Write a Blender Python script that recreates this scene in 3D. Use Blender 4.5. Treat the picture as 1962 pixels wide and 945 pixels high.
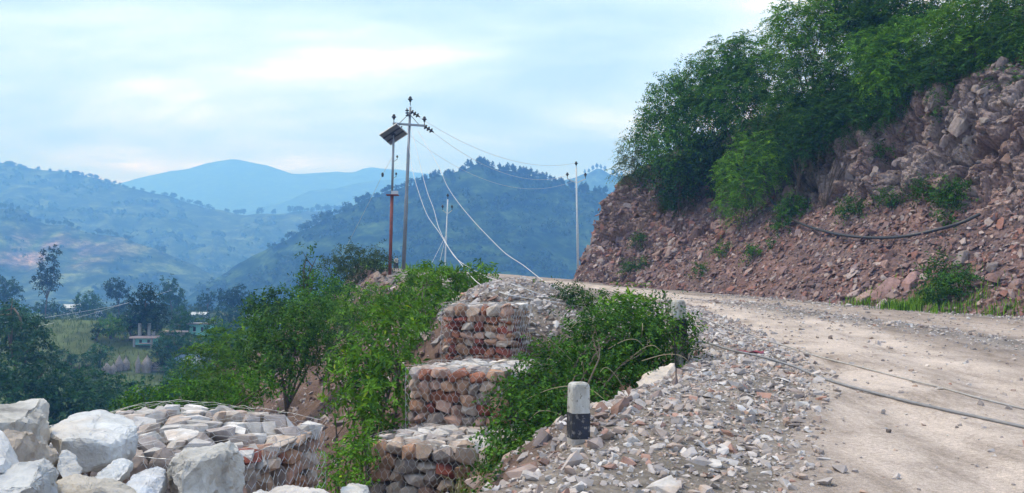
import bpy, bmesh, math, random
import numpy as np
from mathutils import Vector, Matrix, noise as mnoise
from mathutils.bvhtree import BVHTree

for o in list(bpy.data.objects):
    bpy.data.objects.remove(o)
scene = bpy.context.scene
COL = scene.collection
R = math.radians
rng = np.random.default_rng(7)
random.seed(7)

# ------------------------------------------------------------------ camera
W0, H0, F0 = 1962.0, 945.0, 1540.0          # photo size and focal length in photo pixels
PITCH = math.atan((560 - 472.5) / F0)
cam = bpy.data.objects.new('camera', bpy.data.cameras.new('camera'))
COL.objects.link(cam)
cam.location = (0, 0, 0)
cam.rotation_euler = (R(90) + PITCH, 0, 0)
cam.data.sensor_width = 36
cam.data.lens = 36 * F0 / W0
cam.data.clip_start = 0.1
cam.data.clip_end = 20000
scene.camera = cam

# ------------------------------------------------------------------ sky, sun, exposure
SUN_EL, SUN_AZ = 60.0, -72.0                 # azimuth measured from +Y towards +X
world = bpy.data.worlds.new('World')
scene.world = world
world.use_nodes = True
wn, wl = world.node_tree.nodes, world.node_tree.links
wn.clear()
w_out = wn.new('ShaderNodeOutputWorld')
w_bg = wn.new('ShaderNodeBackground')
w_bg.inputs['Strength'].default_value = 0.15
sky = wn.new('ShaderNodeTexSky')
sky.sky_type = 'NISHITA'
sky.sun_disc = False
sky.sun_elevation = R(SUN_EL)
sky.sun_rotation = R(SUN_AZ)
sky.air_density = 1.0
sky.dust_density = 2.0
tc = wn.new('ShaderNodeTexCoord')
sep = wn.new('ShaderNodeSeparateXYZ')
wl.new(tc.outputs['Generated'], sep.inputs[0])
zadd = wn.new('ShaderNodeMath'); zadd.operation = 'ADD'; zadd.inputs[1].default_value = 0.16
zmax = wn.new('ShaderNodeMath'); zmax.operation = 'MAXIMUM'; zmax.inputs[1].default_value = 0.02
wl.new(sep.outputs['Z'], zmax.inputs[0]); wl.new(zmax.outputs[0], zadd.inputs[0])
dx = wn.new('ShaderNodeMath'); dx.operation = 'DIVIDE'
dy = wn.new('ShaderNodeMath'); dy.operation = 'DIVIDE'
wl.new(sep.outputs['X'], dx.inputs[0]); wl.new(zadd.outputs[0], dx.inputs[1])
wl.new(sep.outputs['Y'], dy.inputs[0]); wl.new(zadd.outputs[0], dy.inputs[1])
comb = wn.new('ShaderNodeCombineXYZ')
wl.new(dx.outputs[0], comb.inputs[0]); wl.new(dy.outputs[0], comb.inputs[1])
cmap = wn.new('ShaderNodeMapping')
cmap.inputs['Location'].default_value = (0.55, 0.2, 0.0)
cmap.inputs['Scale'].default_value = (0.55, 0.9, 1)
wl.new(comb.outputs[0], cmap.inputs[0])
cn = wn.new('ShaderNodeTexNoise')
cn.inputs['Scale'].default_value = 1.3
cn.inputs['Detail'].default_value = 5
cn.inputs['Roughness'].default_value = 0.56
cn.inputs['Distortion'].default_value = 0.25
wl.new(cmap.outputs[0], cn.inputs['Vector'])
cr = wn.new('ShaderNodeValToRGB')
els = cr.color_ramp.elements
els[0].position = 0.40; els[0].color = (1.75, 2.35, 3.35, 1)
els[1].position = 0.63; els[1].color = (5.6, 5.9, 6.3, 1)
e = els.new(0.475); e.color = (2.35, 3.05, 4.15, 1)
e = els.new(0.54); e.color = (3.2, 3.85, 4.8, 1)
wl.new(cn.outputs['Fac'], cr.inputs[0])
wmix = wn.new('ShaderNodeMix'); wmix.data_type = 'RGBA'
wmix.inputs[0].default_value = 0.86
wl.new(sky.outputs[0], wmix.inputs[6]); wl.new(cr.outputs[0], wmix.inputs[7])
wl.new(wmix.outputs[2], w_bg.inputs['Color'])
wl.new(w_bg.outputs[0], w_out.inputs['Surface'])

sun = bpy.data.objects.new('sun', bpy.data.lights.new('sun', 'SUN'))
COL.objects.link(sun)
sun.data.energy = 1.5
sun.data.angle = R(14)
sun.data.color = (1.0, 0.98, 0.955)
_d = Vector((math.sin(R(SUN_AZ)) * math.cos(R(SUN_EL)), math.cos(R(SUN_AZ)) * math.cos(R(SUN_EL)), math.sin(R(SUN_EL))))
sun.rotation_euler = (-_d).to_track_quat('-Z', 'Y').to_euler()

scene.view_settings.view_transform = 'Standard'
scene.view_settings.look = 'None'
scene.view_settings.gamma = 1
scene.view_settings.exposure = 1.3
scene.view_settings.use_curve_mapping = False
scene.cycles.use_denoising = True
scene.cycles.max_bounces = 6
scene.cycles.diffuse_bounces = 3
scene.cycles.volume_bounces = 2
scene.cycles.transparent_max_bounces = 4

# ------------------------------------------------------------------ helpers
def at(px, py, Y):
    """world point on the sight line of a photo pixel at the ground distance Y"""
    v = Vector(((px - W0 / 2) / F0, 0, 0))
    t = (H0 / 2 - py) / F0
    c, s = math.cos(PITCH), math.sin(PITCH)
    v.y = c - t * s
    v.z = s + t * c
    return v * (Y / v.y)

def ray(px, py):
    return at(px, py, 1.0).normalized()

def tag(o, label=None, cat=None, group=None, kind=None):
    if label: o['label'] = label
    if cat: o['category'] = cat
    if group: o['group'] = group
    if kind: o['kind'] = kind
    return o

def empty(name, loc, rz=0.0):
    o = bpy.data.objects.new(name, None)
    COL.objects.link(o)
    o.location = loc
    o.rotation_euler = (0, 0, rz)
    o.empty_display_size = 0.1
    return o

def mesh_from(name, V, F, mat=None, col=None, smooth=False):
    """V: n x 3, F: m x k array of one polygon size"""
    V = np.asarray(V, dtype=np.float32); F = np.asarray(F, dtype=np.int32)
    me = bpy.data.meshes.new(name)
    k = F.shape[1]
    me.vertices.add(len(V)); me.vertices.foreach_set('co', V.ravel())
    me.loops.add(F.size); me.loops.foreach_set('vertex_index', F.ravel())
    me.polygons.add(len(F))
    me.polygons.foreach_set('loop_start', np.arange(0, F.size, k, dtype=np.int32))
    me.polygons.foreach_set('use_smooth', np.full(len(F), smooth, dtype=bool))
    me.update(calc_edges=True)
    if col is not None:
        a = me.color_attributes.new('col', 'FLOAT_COLOR', 'POINT')
        c = np.ones((len(V), 4), dtype=np.float32); c[:, :3] = col
        a.data.foreach_set('color', c.ravel())
    if mat: me.materials.append(mat)
    return me

def obj(name, me, parent=None, loc=None):
    o = bpy.data.objects.new(name, me)
    COL.objects.link(o)
    if parent: o.parent = parent
    if loc is not None: o.location = loc
    return o

def part(name, V, F, mat, parent=None, col=None, smooth=False, loc=None):
    return obj(name, mesh_from(name, V, F, mat, col, smooth), parent, loc)

# --- value noise, vectorised
def _hash(ix, iy, iz):
    h = (ix.astype(np.int64) * 374761393 + iy.astype(np.int64) * 668265263 + iz.astype(np.int64) * 1274126177) & 0x7fffffff
    h = ((h ^ (h >> 13)) * 1103515245 + 12345) & 0x7fffffff
    return ((h ^ (h >> 16)) & 0xffff) / 32767.5 - 1.0

def vnoise(x, y, z=0.0):
    x, y, z = np.broadcast_arrays(np.asarray(x, float), np.asarray(y, float), np.asarray(z, float))
    ix, iy, iz = np.floor(x), np.floor(y), np.floor(z)
    fx, fy, fz = x - ix, y - iy, z - iz
    fx, fy, fz = [f * f * (3 - 2 * f) for f in (fx, fy, fz)]
    r = 0
    for a in (0, 1):
        for b in (0, 1):
            for c in (0, 1):
                r = r + _hash(ix + a, iy + b, iz + c) * (fx if a else 1 - fx) * (fy if b else 1 - fy) * (fz if c else 1 - fz)
    return r

def fbm(x, y, z=0.0, o=4, g=0.5):
    r, a, s = 0, 1.0, 1.0
    for i in range(o):
        r = r + a * vnoise(np.asarray(x) * s + 17.3 * i, np.asarray(y) * s - 9.1 * i, np.asarray(z) * s + 3.7 * i)
        a *= g; s *= 2.03
    return r

def nrm(v):
    return v / np.maximum(np.linalg.norm(v, axis=-1, keepdims=True), 1e-9)

# --- simple solids
def box_vf(x0, x1, y0, y1, z0, z1):
    V = [(x, y, z) for z in (z0, z1) for y in (y0, y1) for x in (x0, x1)]
    F = [(0, 2, 3, 1), (4, 5, 7, 6), (0, 1, 5, 4), (2, 6, 7, 3), (0, 4, 6, 2), (1, 3, 7, 5)]
    return np.array(V, float), np.array(F)

def join_vf(parts):
    V, F, n = [], [], 0
    for v, f in parts:
        V.append(v); F.append(np.asarray(f) + n); n += len(v)
    return np.vstack(V), np.vstack(F)

def tube_vf(pts, rad, sides=6, caps=False):
    """swept tube along pts (triangles)"""
    P = np.asarray([tuple(p) for p in pts], float); n = len(P)
    rad = np.full(n, rad) if np.isscalar(rad) else np.asarray(rad, float)
    T = np.gradient(P, axis=0); T = nrm(T)
    up = np.array([0, 0, 1.0]) if abs(T[:, 2]).mean() < 0.8 else np.array([1.0, 0, 0])
    A = nrm(np.cross(T, up)); B = np.cross(T, A)
    an = np.arange(sides) * 2 * math.pi / sides
    V = (P[:, None] + rad[:, None, None] * (A[:, None] * np.cos(an)[None, :, None] + B[:, None] * np.sin(an)[None, :, None])).reshape(-1, 3)
    F = []
    for i in range(n - 1):
        for j in range(sides):
            a, b = i * sides + j, i * sides + (j + 1) % sides
            c, d = a + sides, b + sides
            F += [(a, b, d), (a, d, c)]
    if caps:
        for j in range(1, sides - 1):
            F.append((0, j + 1, j)); k = (n - 1) * sides; F.append((k, k + j, k + j + 1))
    return V, np.array(F)

def spline(pts, n=6):
    """Catmull-Rom through pts"""
    P = [Vector(p) for p in pts]
    P = [P[0] * 2 - P[1]] + P + [P[-1] * 2 - P[-2]]
    out = []
    for i in range(1, len(P) - 2):
        a, b, c, d = P[i - 1:i + 3]
        for k in range(n):
            t = k / n
            out.append(0.5 * ((2 * b) + (c - a) * t + (2 * a - 5 * b + 4 * c - d) * t * t + (3 * b - a - 3 * c + d) * t ** 3))
    out.append(P[-2])
    return out

# ------------------------------------------------------------------ materials
def new_mat(name):
    m = bpy.data.materials.new(name); m.use_nodes = True
    nt = m.node_tree
    return m, nt.nodes, nt.links, nt.nodes['Principled BSDF']

def nd(n, t, **kw):
    x = n.new(t)
    for k, v in kw.items(): setattr(x, k, v)
    return x

def mixc(n, l, mode, fac, a, b):
    m = n.new('ShaderNodeMix'); m.data_type = 'RGBA'; m.blend_type = mode
    for i, v in ((0, fac), (6, a), (7, b)):
        if isinstance(v, (int, float)): m.inputs[i].default_value = v
        elif isinstance(v, tuple): m.inputs[i].default_value = (*v[:3], 1)
        else: l.new(v, m.inputs[i])
    return m.outputs[2]

def noise_tex(n, l, scale, detail=4, rough=0.55, coord='Object', dist=0.0, stretch=None):
    t = n.new('ShaderNodeTexCoord'); x = n.new('ShaderNodeTexNoise')
    x.inputs['Scale'].default_value = scale; x.inputs['Detail'].default_value = detail
    x.inputs['Roughness'].default_value = rough; x.inputs['Distortion'].default_value = dist
    src = t.outputs[coord] if coord != 'World' else n.new('ShaderNodeNewGeometry').outputs['Position']
    if stretch:
        mp = n.new('ShaderNodeMapping'); mp.inputs['Scale'].default_value = stretch
        l.new(src, mp.inputs[0]); src = mp.outputs[0]
    l.new(src, x.inputs['Vector'])
    return x.outputs['Fac']

def ramp(n, l, src, stops):
    r = n.new('ShaderNodeValToRGB'); e = r.color_ramp.elements
    while len(e) < len(stops): e.new(0.5)
    for k, (p, c) in enumerate(stops):
        e[k].position = p; e[k].color = (*c[:3], 1) if isinstance(c, tuple) else (c, c, c, 1)
    l.new(src, r.inputs[0]); return r.outputs[0]

def bump(n, l, bsdf, height, strength=0.5, dist=0.02):
    b = n.new('ShaderNodeBump'); b.inputs['Strength'].default_value = strength
    b.inputs['Distance'].default_value = dist
    l.new(height, b.inputs['Height']); l.new(b.outputs[0], bsdf.inputs['Normal'])

def rock_mat(name, source, sc=6.0, bs=0.6, bd=0.03, lo=0.62, hi=1.25, stain=0.55):
    """source 'object' reads the object colour, 'attr' the vertex colour"""
    m, n, l, b = new_mat(name)
    if source == 'object': c = n.new('ShaderNodeObjectInfo').outputs['Color']
    else:
        a = n.new('ShaderNodeAttribute'); a.attribute_name = 'col'; c = a.outputs['Color']
    f = noise_tex(n, l, sc, 6, 0.65, 'World' if source == 'attr' else 'World')
    k = ramp(n, l, f, [(0.3, (lo, lo, lo)), (0.52, (0.97, 0.97, 0.97)), (0.72, (hi, hi, hi))])
    c2 = mixc(n, l, 'MULTIPLY', 1.0, c, k)
    st = noise_tex(n, l, sc * 0.35, 3, 0.6, 'World')
    sm = ramp(n, l, st, [(0.52, 0.0), (0.66, stain)])
    c3 = mixc(n, l, 'MIX', sm, c2, mixc(n, l, 'MULTIPLY', 1.0, c2, (1.0, 0.78, 0.6)))
    l.new(c3, b.inputs['Base Color']); b.inputs['Roughness'].default_value = 0.9
    b.inputs['Specular IOR Level'].default_value = 0.25
    bump(n, l, b, noise_tex(n, l, sc * 2.2, 8, 0.7, 'World'), bs, bd)
    return m

def plain(name, c, rough=0.7, metal=0.0, var=0.25, sc=8.0, bs=0.1):
    m, n, l, b = new_mat(name)
    f = noise_tex(n, l, sc, 5, 0.6)
    k = ramp(n, l, f, [(0.3, (1 - var,) * 3), (0.7, (1 + var * 0.6,) * 3)])
    l.new(mixc(n, l, 'MULTIPLY', 1.0, tuple(c), k), b.inputs['Base Color'])
    b.inputs['Roughness'].default_value = rough; b.inputs['Metallic'].default_value = metal
    if bs: bump(n, l, b, f, bs, 0.01)
    return m

def leaf_mat(name, trans=0.2):
    m, n, l, b = new_mat(name)
    a = n.new('ShaderNodeAttribute'); a.attribute_name = 'col'
    oi = n.new('ShaderNodeObjectInfo')
    c = mixc(n, l, 'MULTIPLY', 1.0, a.outputs['Color'], oi.outputs['Color'])
    l.new(c, b.inputs['Base Color']); b.inputs['Roughness'].default_value = 0.55
    b.inputs['Specular IOR Level'].default_value = 0.12
    t = n.new('ShaderNodeBsdfTranslucent')
    l.new(mixc(n, l, 'MULTIPLY', 1.0, c, (1.5, 1.35, 0.5)), t.inputs[0])
    mx = n.new('ShaderNodeMixShader'); mx.inputs[0].default_value = trans
    l.new(b.outputs[0], mx.inputs[1]); l.new(t.outputs[0], mx.inputs[2])
    l.new(mx.outputs[0], n['Material Output'].inputs[0])
    return m

M_STONE = rock_mat('stone_by_object', 'object', 9, 0.5, 0.02)
M_STUFF = rock_mat('stone_by_vertex', 'attr', 7, 0.5, 0.02, 0.7, 1.2)
M_LEAF = leaf_mat('leaf')
M_BARK = plain('bark', (0.10, 0.075, 0.055), 0.95, var=0.45, sc=20, bs=0.6)
M_WIRE = plain('galvanised_wire', (0.50, 0.50, 0.50), 0.5, 0.3, bs=0)
M_POLE = plain('weathered_steel', (0.21, 0.23, 0.26), 0.55, 0.4, var=0.2, sc=3, bs=0)
M_POLE_PALE = plain('pale_steel', (0.42, 0.45, 0.48), 0.6, 0.2, var=0.15, sc=3, bs=0)
M_RUST = plain('rusted_red_steel', (0.19, 0.055, 0.045), 0.8, 0.1, var=0.35, sc=5)
M_BLACK = plain('black_porcelain', (0.012, 0.012, 0.015), 0.35, bs=0)
M_CABLE = plain('pale_cable', (0.55, 0.53, 0.52), 0.6, var=0.1, bs=0)
M_CABLE_DARK = plain('black_pipe', (0.025, 0.027, 0.035), 0.5, bs=0)

# ------------------------------------------------------------------ the ground: shapes of the land
# control points of the dirt road (x, y, z relative to the eye)
_ctl = np.array([(0.03, 5.4, -1.36), (0.63, 7.5, -1.40), (2.46, 11.9, -1.04), (4.2, 19, -.49), (5.1, 24, -.31), (4.5, 29, -.1), (3.6, 33, .1), (2.3, 38, .37),
                 (.5, 42, .55), (-2.4, 46, .9), (-6.5, 50, 1.3), (12.7, 20, -.58), (11.2, 24, -.47), (9.8, 29, -.38), (9, 33, -.28), (6.6, 38, 0), (3.7, 46, .75),
                 (0, 0, -1.62), (3, 2, -1.6), (6, 6, -1.45), (8, 12, -1.0), (-3, 4, -1.6)])
def _basis(x, y):
    x = np.clip(x, -4, 13.5); y = np.clip(y, -1, 52)
    return np.stack([np.ones_like(x), x, y, x * y, y * y, x * x], -1)
_coef = np.linalg.lstsq(_basis(_ctl[:, 0], _ctl[:, 1]), _ctl[:, 2], rcond=None)[0]
def zroad(x, y):
    x = np.asarray(x, float); y = np.asarray(y, float)
    return _basis(x, y) @ _coef

EDGE = np.array([(-16, 6.2), (-5, 5.6), (-1.2, 5.0), (0.15, 5.6), (0.62, 7.4), (2.3, 11.0), (3.0, 13.2), (1.9, 14.0), (0.9, 14.0), (0.35, 13.9), (-0.5, 14.6), (-1.2, 15.8), (-1.6, 18), (-1.9, 21),
                 (-2.8, 26), (-4.6, 33), (-7.0, 40), (-8.6, 46), (-8.8, 51), (-6, 56), (0, 62), (9, 69), (30, 74), (70, 76)])
POLY = np.vstack([EDGE, [(70, -14), (-16, -14)]])

def edge_dist(x, y):
    """signed distance to the valley-side edge of the road bench (+ outside), nearest point"""
    sh = np.shape(x); x = np.ravel(x).astype(float); y = np.ravel(y).astype(float)
    best = np.full(len(x), 1e18); bx = np.zeros(len(x)); by = np.zeros(len(x))
    for (ax, ay), (cx, cy) in zip(EDGE[:-1], EDGE[1:]):
        ux, uy = cx - ax, cy - ay
        t = np.clip(((x - ax) * ux + (y - ay) * uy) / (ux * ux + uy * uy), 0, 1)
        qx, qy = ax + t * ux, ay + t * uy
        d = (x - qx) ** 2 + (y - qy) ** 2
        m = d < best
        best[m] = d[m]; bx[m] = qx[m]; by[m] = qy[m]
    ins = np.zeros(len(x), bool)
    n = len(POLY); j = n - 1
    for i in range(n):
        xi, yi = POLY[i]; xj, yj = POLY[j]
        if yi != yj:
            c = ((yi > y) != (yj > y)) & (x < (xj - xi) * (y - yi) / (yj - yi) + xi)
            ins ^= c
        j = i
    d = np.sqrt(best)
    return np.where(ins, -d, d).reshape(sh), bx.reshape(sh), by.reshape(sh)

ROADB = np.array([(0.6, -14), (1.0, 0), (1.25, 3), (1.55, 5.4), (2.5, 7.8), (3.5, 10), (4.2, 13), (4.5, 17), (4.8, 21), (5.1, 24), (4.6, 29), (3.7, 33), (2.3, 38), (0.3, 42), (-2.4, 46), (-6.0, 49)])
TOE = [  # x, y, direction into the hill, profile (horizontal, rise)
    (27, -6, (.95, .3), [(5.5, 3.8), (7.2, 7.2), (11, 10), (22, 15)]),
    (18.5, 12, (.85, .53), [(5.5, 3.8), (7.2, 9.3), (11, 10.5), (22, 15)]),
    (12.9, 20, (.75, .65), [(5.5, 3.8), (7.1, 9.2), (11, 10.5), (22, 15)]),
    (11.4, 24, (.75, .65), [(4.6, 3.4), (6.2, 8.0), (10, 10.5), (21, 15)]),
    (9.8, 29, (.78, .62), [(5.0, 3.7), (6.5, 8.2), (10.5, 10.8), (21, 15)]),
    (8.9, 33, (.80, .60), [(5.2, 4.0), (6.4, 8.0), (10.5, 10.5), (21, 14.5)]),
    (6.7, 38, (.85, .50), [(5.0, 4.4), (8.4, 8.6), (12, 10.6), (21, 14)]),
    (3.75, 46, (.92, .32), [(1.2, 2.6), (2.7, 5.7), (5.5, 7.6), (16, 11)]),
    (4.6, 50.5, (.95, -.05), [(1.2, 2.6), (2.7, 5.7), (5.5, 7.6), (14, 10)]),
    (9, 57, (.8, -.4), [(1.2, 2.4), (3.2, 5.6), (6, 7.4), (12, 10)]),
    (18, 62, (.5, -.8), [(1.2, 2.4), (3.2, 5.6), (6, 7.4), (12, 10)]),
]

def polydist(x, y, P):
    best = np.full(np.shape(x), 1e18)
    side = np.zeros(np.shape(x))
    for (ax, ay), (cx, cy) in zip(P[:-1], P[1:]):
        ux, uy = cx - ax, cy - ay
        t = np.clip(((x - ax) * ux + (y - ay) * uy) / (ux * ux + uy * uy), 0, 1)
        d = (x - ax - t * ux) ** 2 + (y - ay - t * uy) ** 2
        m = d < best
        s = (x - ax) * uy - (y - ay) * ux          # > 0: right of the direction
        best = np.where(m, d, best); side = np.where(m, np.sign(s), side)
    return np.sqrt(best) * side

def sstep(a, b, x):
    t = np.clip((x - a) / (b - a), 0, 1); return t * t * (3 - 2 * t)

def valley(x, y):
    z = np.interp(y, [-100, 15, 30, 60, 90, 110, 140, 170, 200, 230, 300, 420, 600, 4000], [-10, -10, -12.5, -13.2, -11.2, -9.8, -8.3, -6.9, -4.8, -6.5, -20, -50, -74, -74])
    z = z + 5.5 * np.exp(-((x + 60) / 24) ** 2 - ((y - 112) / 15) ** 2)
    z = z + sstep(-20, 60, x) * np.interp(y, [0, 80, 130, 250], [0, 0, -14, -25])
    z = z - sstep(-150, -420, x) * 10 * (y < 600)
    return z

def zground(x, y, detail=True):
    x = np.asarray(x, float); y = np.asarray(y, float)
    e, qx, qy = edge_dist(x, y)
    zi = zroad(x, y)
    zo = zroad(qx, qy) - np.interp(e, [0, .35, 1, 2, 3, 6, 12, 25, 60, 200, 6000], [0, .1, .6, 1.5, 2.3, 4.6, 8.6, 14.5, 25, 50, 400])
    z = np.where(e <= 0, zi, zo)
    v = valley(x, y)
    k = 1.2
    out = np.where(e <= 0, z, np.maximum(z, v) + np.log1p(np.exp(-np.abs(z - v) / k)) * k * (e > 3))
    z = out
    # rubble heap behind the top gabion, spoil along the shoulder, knolls
    z = z + 0.66 * np.exp(-(((x + 0.15) / 1.35) ** 2 + ((y - 17.0) / 1.6) ** 2) ** 1.5)
    z = z + 0.42 * np.exp(-((x - 0.9) / 1.4) ** 2 - ((y - 15.6) / 1.7) ** 2)
    z = z + 0.55 * np.exp(-((x + 0.3) / 1.0) ** 2 - ((y - 14.8) / 0.9) ** 2)
    z = z + 0.35 * np.exp(-((x + 6.9) / 1.6) ** 2 - ((y - 44) / 3.0) ** 2)
    z = z + 5.0 * np.exp(-((x + 6) / 7) ** 2 - ((y - 74) / 6.0) ** 2)
    rb = polydist(x, y, ROADB)
    near = (np.abs(x) < 60) & (y < 80)
    sh = (rb < 0) & (e < 0.3) & near
    hump = np.where(sh, 0.10 * sstep(0, -0.7, rb) * sstep(0.4, -0.5, e) * sstep(24, 18, y), 0)
    z = z + hump
    if detail:
        d = np.hypot(x, y)
        amp = np.where(e > 0, 0.16, 0.035) * np.clip(d / 12, .5, 8)
        z = z + np.where(rb > 0, 0.0, amp * fbm(x * .9, y * .9, 0, 4))
        z = z + np.where(e > 8, 0.6 * np.clip((e - 8) / 30, 0, 1) * fbm(x * .08, y * .08, 5, 3), 0)
    return z - np.where(rb > 0, 0.09 * sstep(0.0, 0.5, rb), 0)

def grow(lo, hi, step, end, ratio):
    c = list(np.arange(lo, hi, step)); s = step
    while c[-1] < end: s *= ratio; c.append(c[-1] + s)
    return np.array(c)
gx = grow(0, 7, 0.16, 4000, 1.09); gxl = grow(0, 11, 0.16, 4000, 1.05)
gx = np.concatenate([-gxl[:0:-1], gx])
gy = grow(0, 24, 0.16, 3400, 1.032); gyb = grow(0, 2, 0.4, 60, 1.4)
gy = np.concatenate([-gyb[:0:-1], gy])
X, Y = np.meshgrid(gx, gy)
Z = zground(X, Y)
E_, _, _ = edge_dist(X, Y)
nx, ny = len(gx), len(gy)
idx = np.arange(nx * ny).reshape(ny, nx)
F = np.stack([idx[:-1, :-1], idx[:-1, 1:], idx[1:, 1:], idx[1:, :-1]], -1).reshape(-1, 4)
# colour of the soil itself: grey gravel on the bench, brown-red spoil on its slope, green further down
bench = np.array((.25, .22, .205)); spoil = np.array((.17, .115, .10)); grassy = np.array((.085, .125, .05))
wsp = sstep(-.2, .6, E_)[..., None]; wgr = (sstep(7, 18, E_ + 3 * fbm(X * .2, Y * .2, 3, 3)))[..., None]
gcol = bench * (1 - wsp) + spoil * wsp
gcol = gcol * (1 - wgr) + grassy * wgr
bare_h = np.exp(-((X + 58) / 26) ** 2 - ((Y - 100) / 12) ** 2)[..., None]
gcol = gcol * (1 - .6 * bare_h) + np.array((.075, .095, .042)) * .6 * bare_h
M_GROUND, n, l, b = new_mat('earth')
a = n.new('ShaderNodeAttribute'); a.attribute_name = 'col'
k1 = ramp(n, l, noise_tex(n, l, 0.6, 6, 0.65, 'World'), [(0.3, (.55, .55, .5)), (0.7, (1.3, 1.3, 1.25))])
k2 = ramp(n, l, noise_tex(n, l, 14, 5, 0.7, 'World'), [(0.3, (.6, .58, .58)), (0.7, (1.35, 1.33, 1.3))])
l.new(mixc(n, l, 'MULTIPLY', 1, mixc(n, l, 'MULTIPLY', 1, a.outputs['Color'], k1), k2), b.inputs['Base Color'])
b.inputs['Roughness'].default_value = 0.95; b.inputs['Specular IOR Level'].default_value = 0.15
bump(n, l, b, noise_tex(n, l, 22, 6, 0.7, 'World'), 0.9, 0.05)
ground_V = np.stack([X, Y, Z], -1).reshape(-1, 3)
ground = tag(part('ground', ground_V, F, M_GROUND, col=gcol.reshape(-1, 3), smooth=True), kind='structure')
_bv = [Vector(v) for v in ground_V]
BVH_G = BVHTree.FromPolygons(_bv, [tuple(int(i) for i in f) for f in F])

# ------------------------------------------------------------------ the dirt road
toe_xy = np.array([(t[0], t[1]) for t in TOE])
def resample(P, n):
    P = np.asarray(P, float); s = np.concatenate([[0], np.cumsum(np.linalg.norm(np.diff(P, axis=0), axis=1))])
    t = np.linspace(0, s[-1], n); return np.stack([np.interp(t, s, P[:, k]) for k in range(P.shape[1])], -1)
def smooth_poly(P, n):
    q = spline([Vector((p[0], p[1], 0)) for p in P], 10)
    return resample(np.array([(v.x, v.y) for v in q]), n)
rx = np.arange(0.3, 24, 0.11); ry = grow(-3, 34, 0.11, 74, 1.012)
rx = np.concatenate([np.arange(-8, 0.3, 0.2), rx])
X, Y = np.meshgrid(rx, ry)
rb = polydist(X, Y, ROADB)
td = polydist(X, Y, toe_xy)                     # > 0 into the hill
# main track (pale, packed) and the loose windrow between it and the inner track
WIND = np.array([(9.3, -4), (8.9, 6), (8.5, 12), (8.1, 17), (7.5, 21), (7.0, 25), (6.6, 28)])
wd = polydist(X, Y, WIND)
wmask = np.exp(-(wd / .62) ** 2) * sstep(29, 24, Y)
rutd = polydist(X, Y, np.array([(3.4, -4), (4.0, 5), (5.0, 10), (5.7, 15), (6.0, 20), (6.1, 25), (5.5, 31), (4.4, 37), (2, 42)]))
ruts = np.exp(-((rutd + .75) / .3) ** 2) + np.exp(-((rutd - .75) / .3) ** 2)
Z = zroad(X, Y) + 0.02 + 0.03 * fbm(X * .5, Y * .5, 1, 3) + 0.012 * fbm(X * 2.3, Y * 2.3, 2, 3)
Z = Z + 0.07 * wmask - 0.045 * ruts + 0.018 * np.exp(-(rutd / .4) ** 2) - 0.09 * sstep(0.35, -0.15, rb)
ok = (rb > -0.5) & (td < 1.2) & ~((X < -6.5) & (Y < 47)) & (edge_dist(X, Y)[0] < -0.1)
idx = np.arange(X.size).reshape(X.shape)
F = np.stack([idx[:-1, :-1], idx[:-1, 1:], idx[1:, 1:], idx[1:, :-1]], -1).reshape(-1, 4)
F = F[ok.ravel()[F].all(1)]
use = np.unique(F); remap = np.full(X.size, -1); remap[use] = np.arange(len(use))
pale = np.array((.475, .405, .36)); dust = np.array((.31, .26, .23)); grav = np.array((.22, .20, .19))
tr = np.exp(-(np.maximum(np.abs(rutd) - 1.15, 0) / .5) ** 2)
inner = np.exp(-((wd - 2.2) / 1.0) ** 2)
rc = dust + (pale - dust) * np.clip(tr * .95 + inner * .45 + .2 * fbm(X * .7, Y * .35, 9, 4), 0, 1)[..., None]
rc = rc + (grav - rc) * np.clip(wmask * 1.2 + .9 * np.exp(-((td + .25) / .5) ** 2) + .6 * sstep(.7, 0, rb), 0, 1)[..., None]
M_ROAD, n, l, b = new_mat('packed_dirt')
a = n.new('ShaderNodeAttribute'); a.attribute_name = 'col'
k1 = ramp(n, l, noise_tex(n, l, 1.2, 8, 0.72, 'World', stretch=(1.5, .6, 1), dist=.4), [(0.33, (.58, .56, .54)), (0.5, (.97, .96, .95)), (0.68, (1.22, 1.21, 1.2))])
k2 = ramp(n, l, noise_tex(n, l, 26, 5, 0.75, 'World'), [(0.3, (.68, .67, .66)), (0.5, (1, 1, 1)), (0.72, (1.3, 1.28, 1.27))])
k3 = ramp(n, l, noise_tex(n, l, 110, 3, 0.7, 'World'), [(0.35, (.72, .72, .72)), (0.65, (1.22, 1.22, 1.22))])
l.new(mixc(n, l, 'MULTIPLY', 1, mixc(n, l, 'MULTIPLY', 1, mixc(n, l, 'MULTIPLY', 1, a.outputs['Color'], k1), k2), k3), b.inputs['Base Color'])
b.inputs['Roughness'].default_value = 0.95; b.inputs['Specular IOR Level'].default_value = 0.1
bump(n, l, b, noise_tex(n, l, 34, 7, 0.75, 'World'), 0.7, 0.03)
road_V = np.stack([X, Y, Z], -1).reshape(-1, 3)[use]
road_F = remap[F]
road = tag(part('road', road_V, road_F, M_ROAD, col=rc.reshape(-1, 3)[use], smooth=True), kind='structure')
BVH_R = BVHTree.FromPolygons([Vector(v) for v in road_V], [tuple(int(i) for i in f) for f in road_F])

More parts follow.
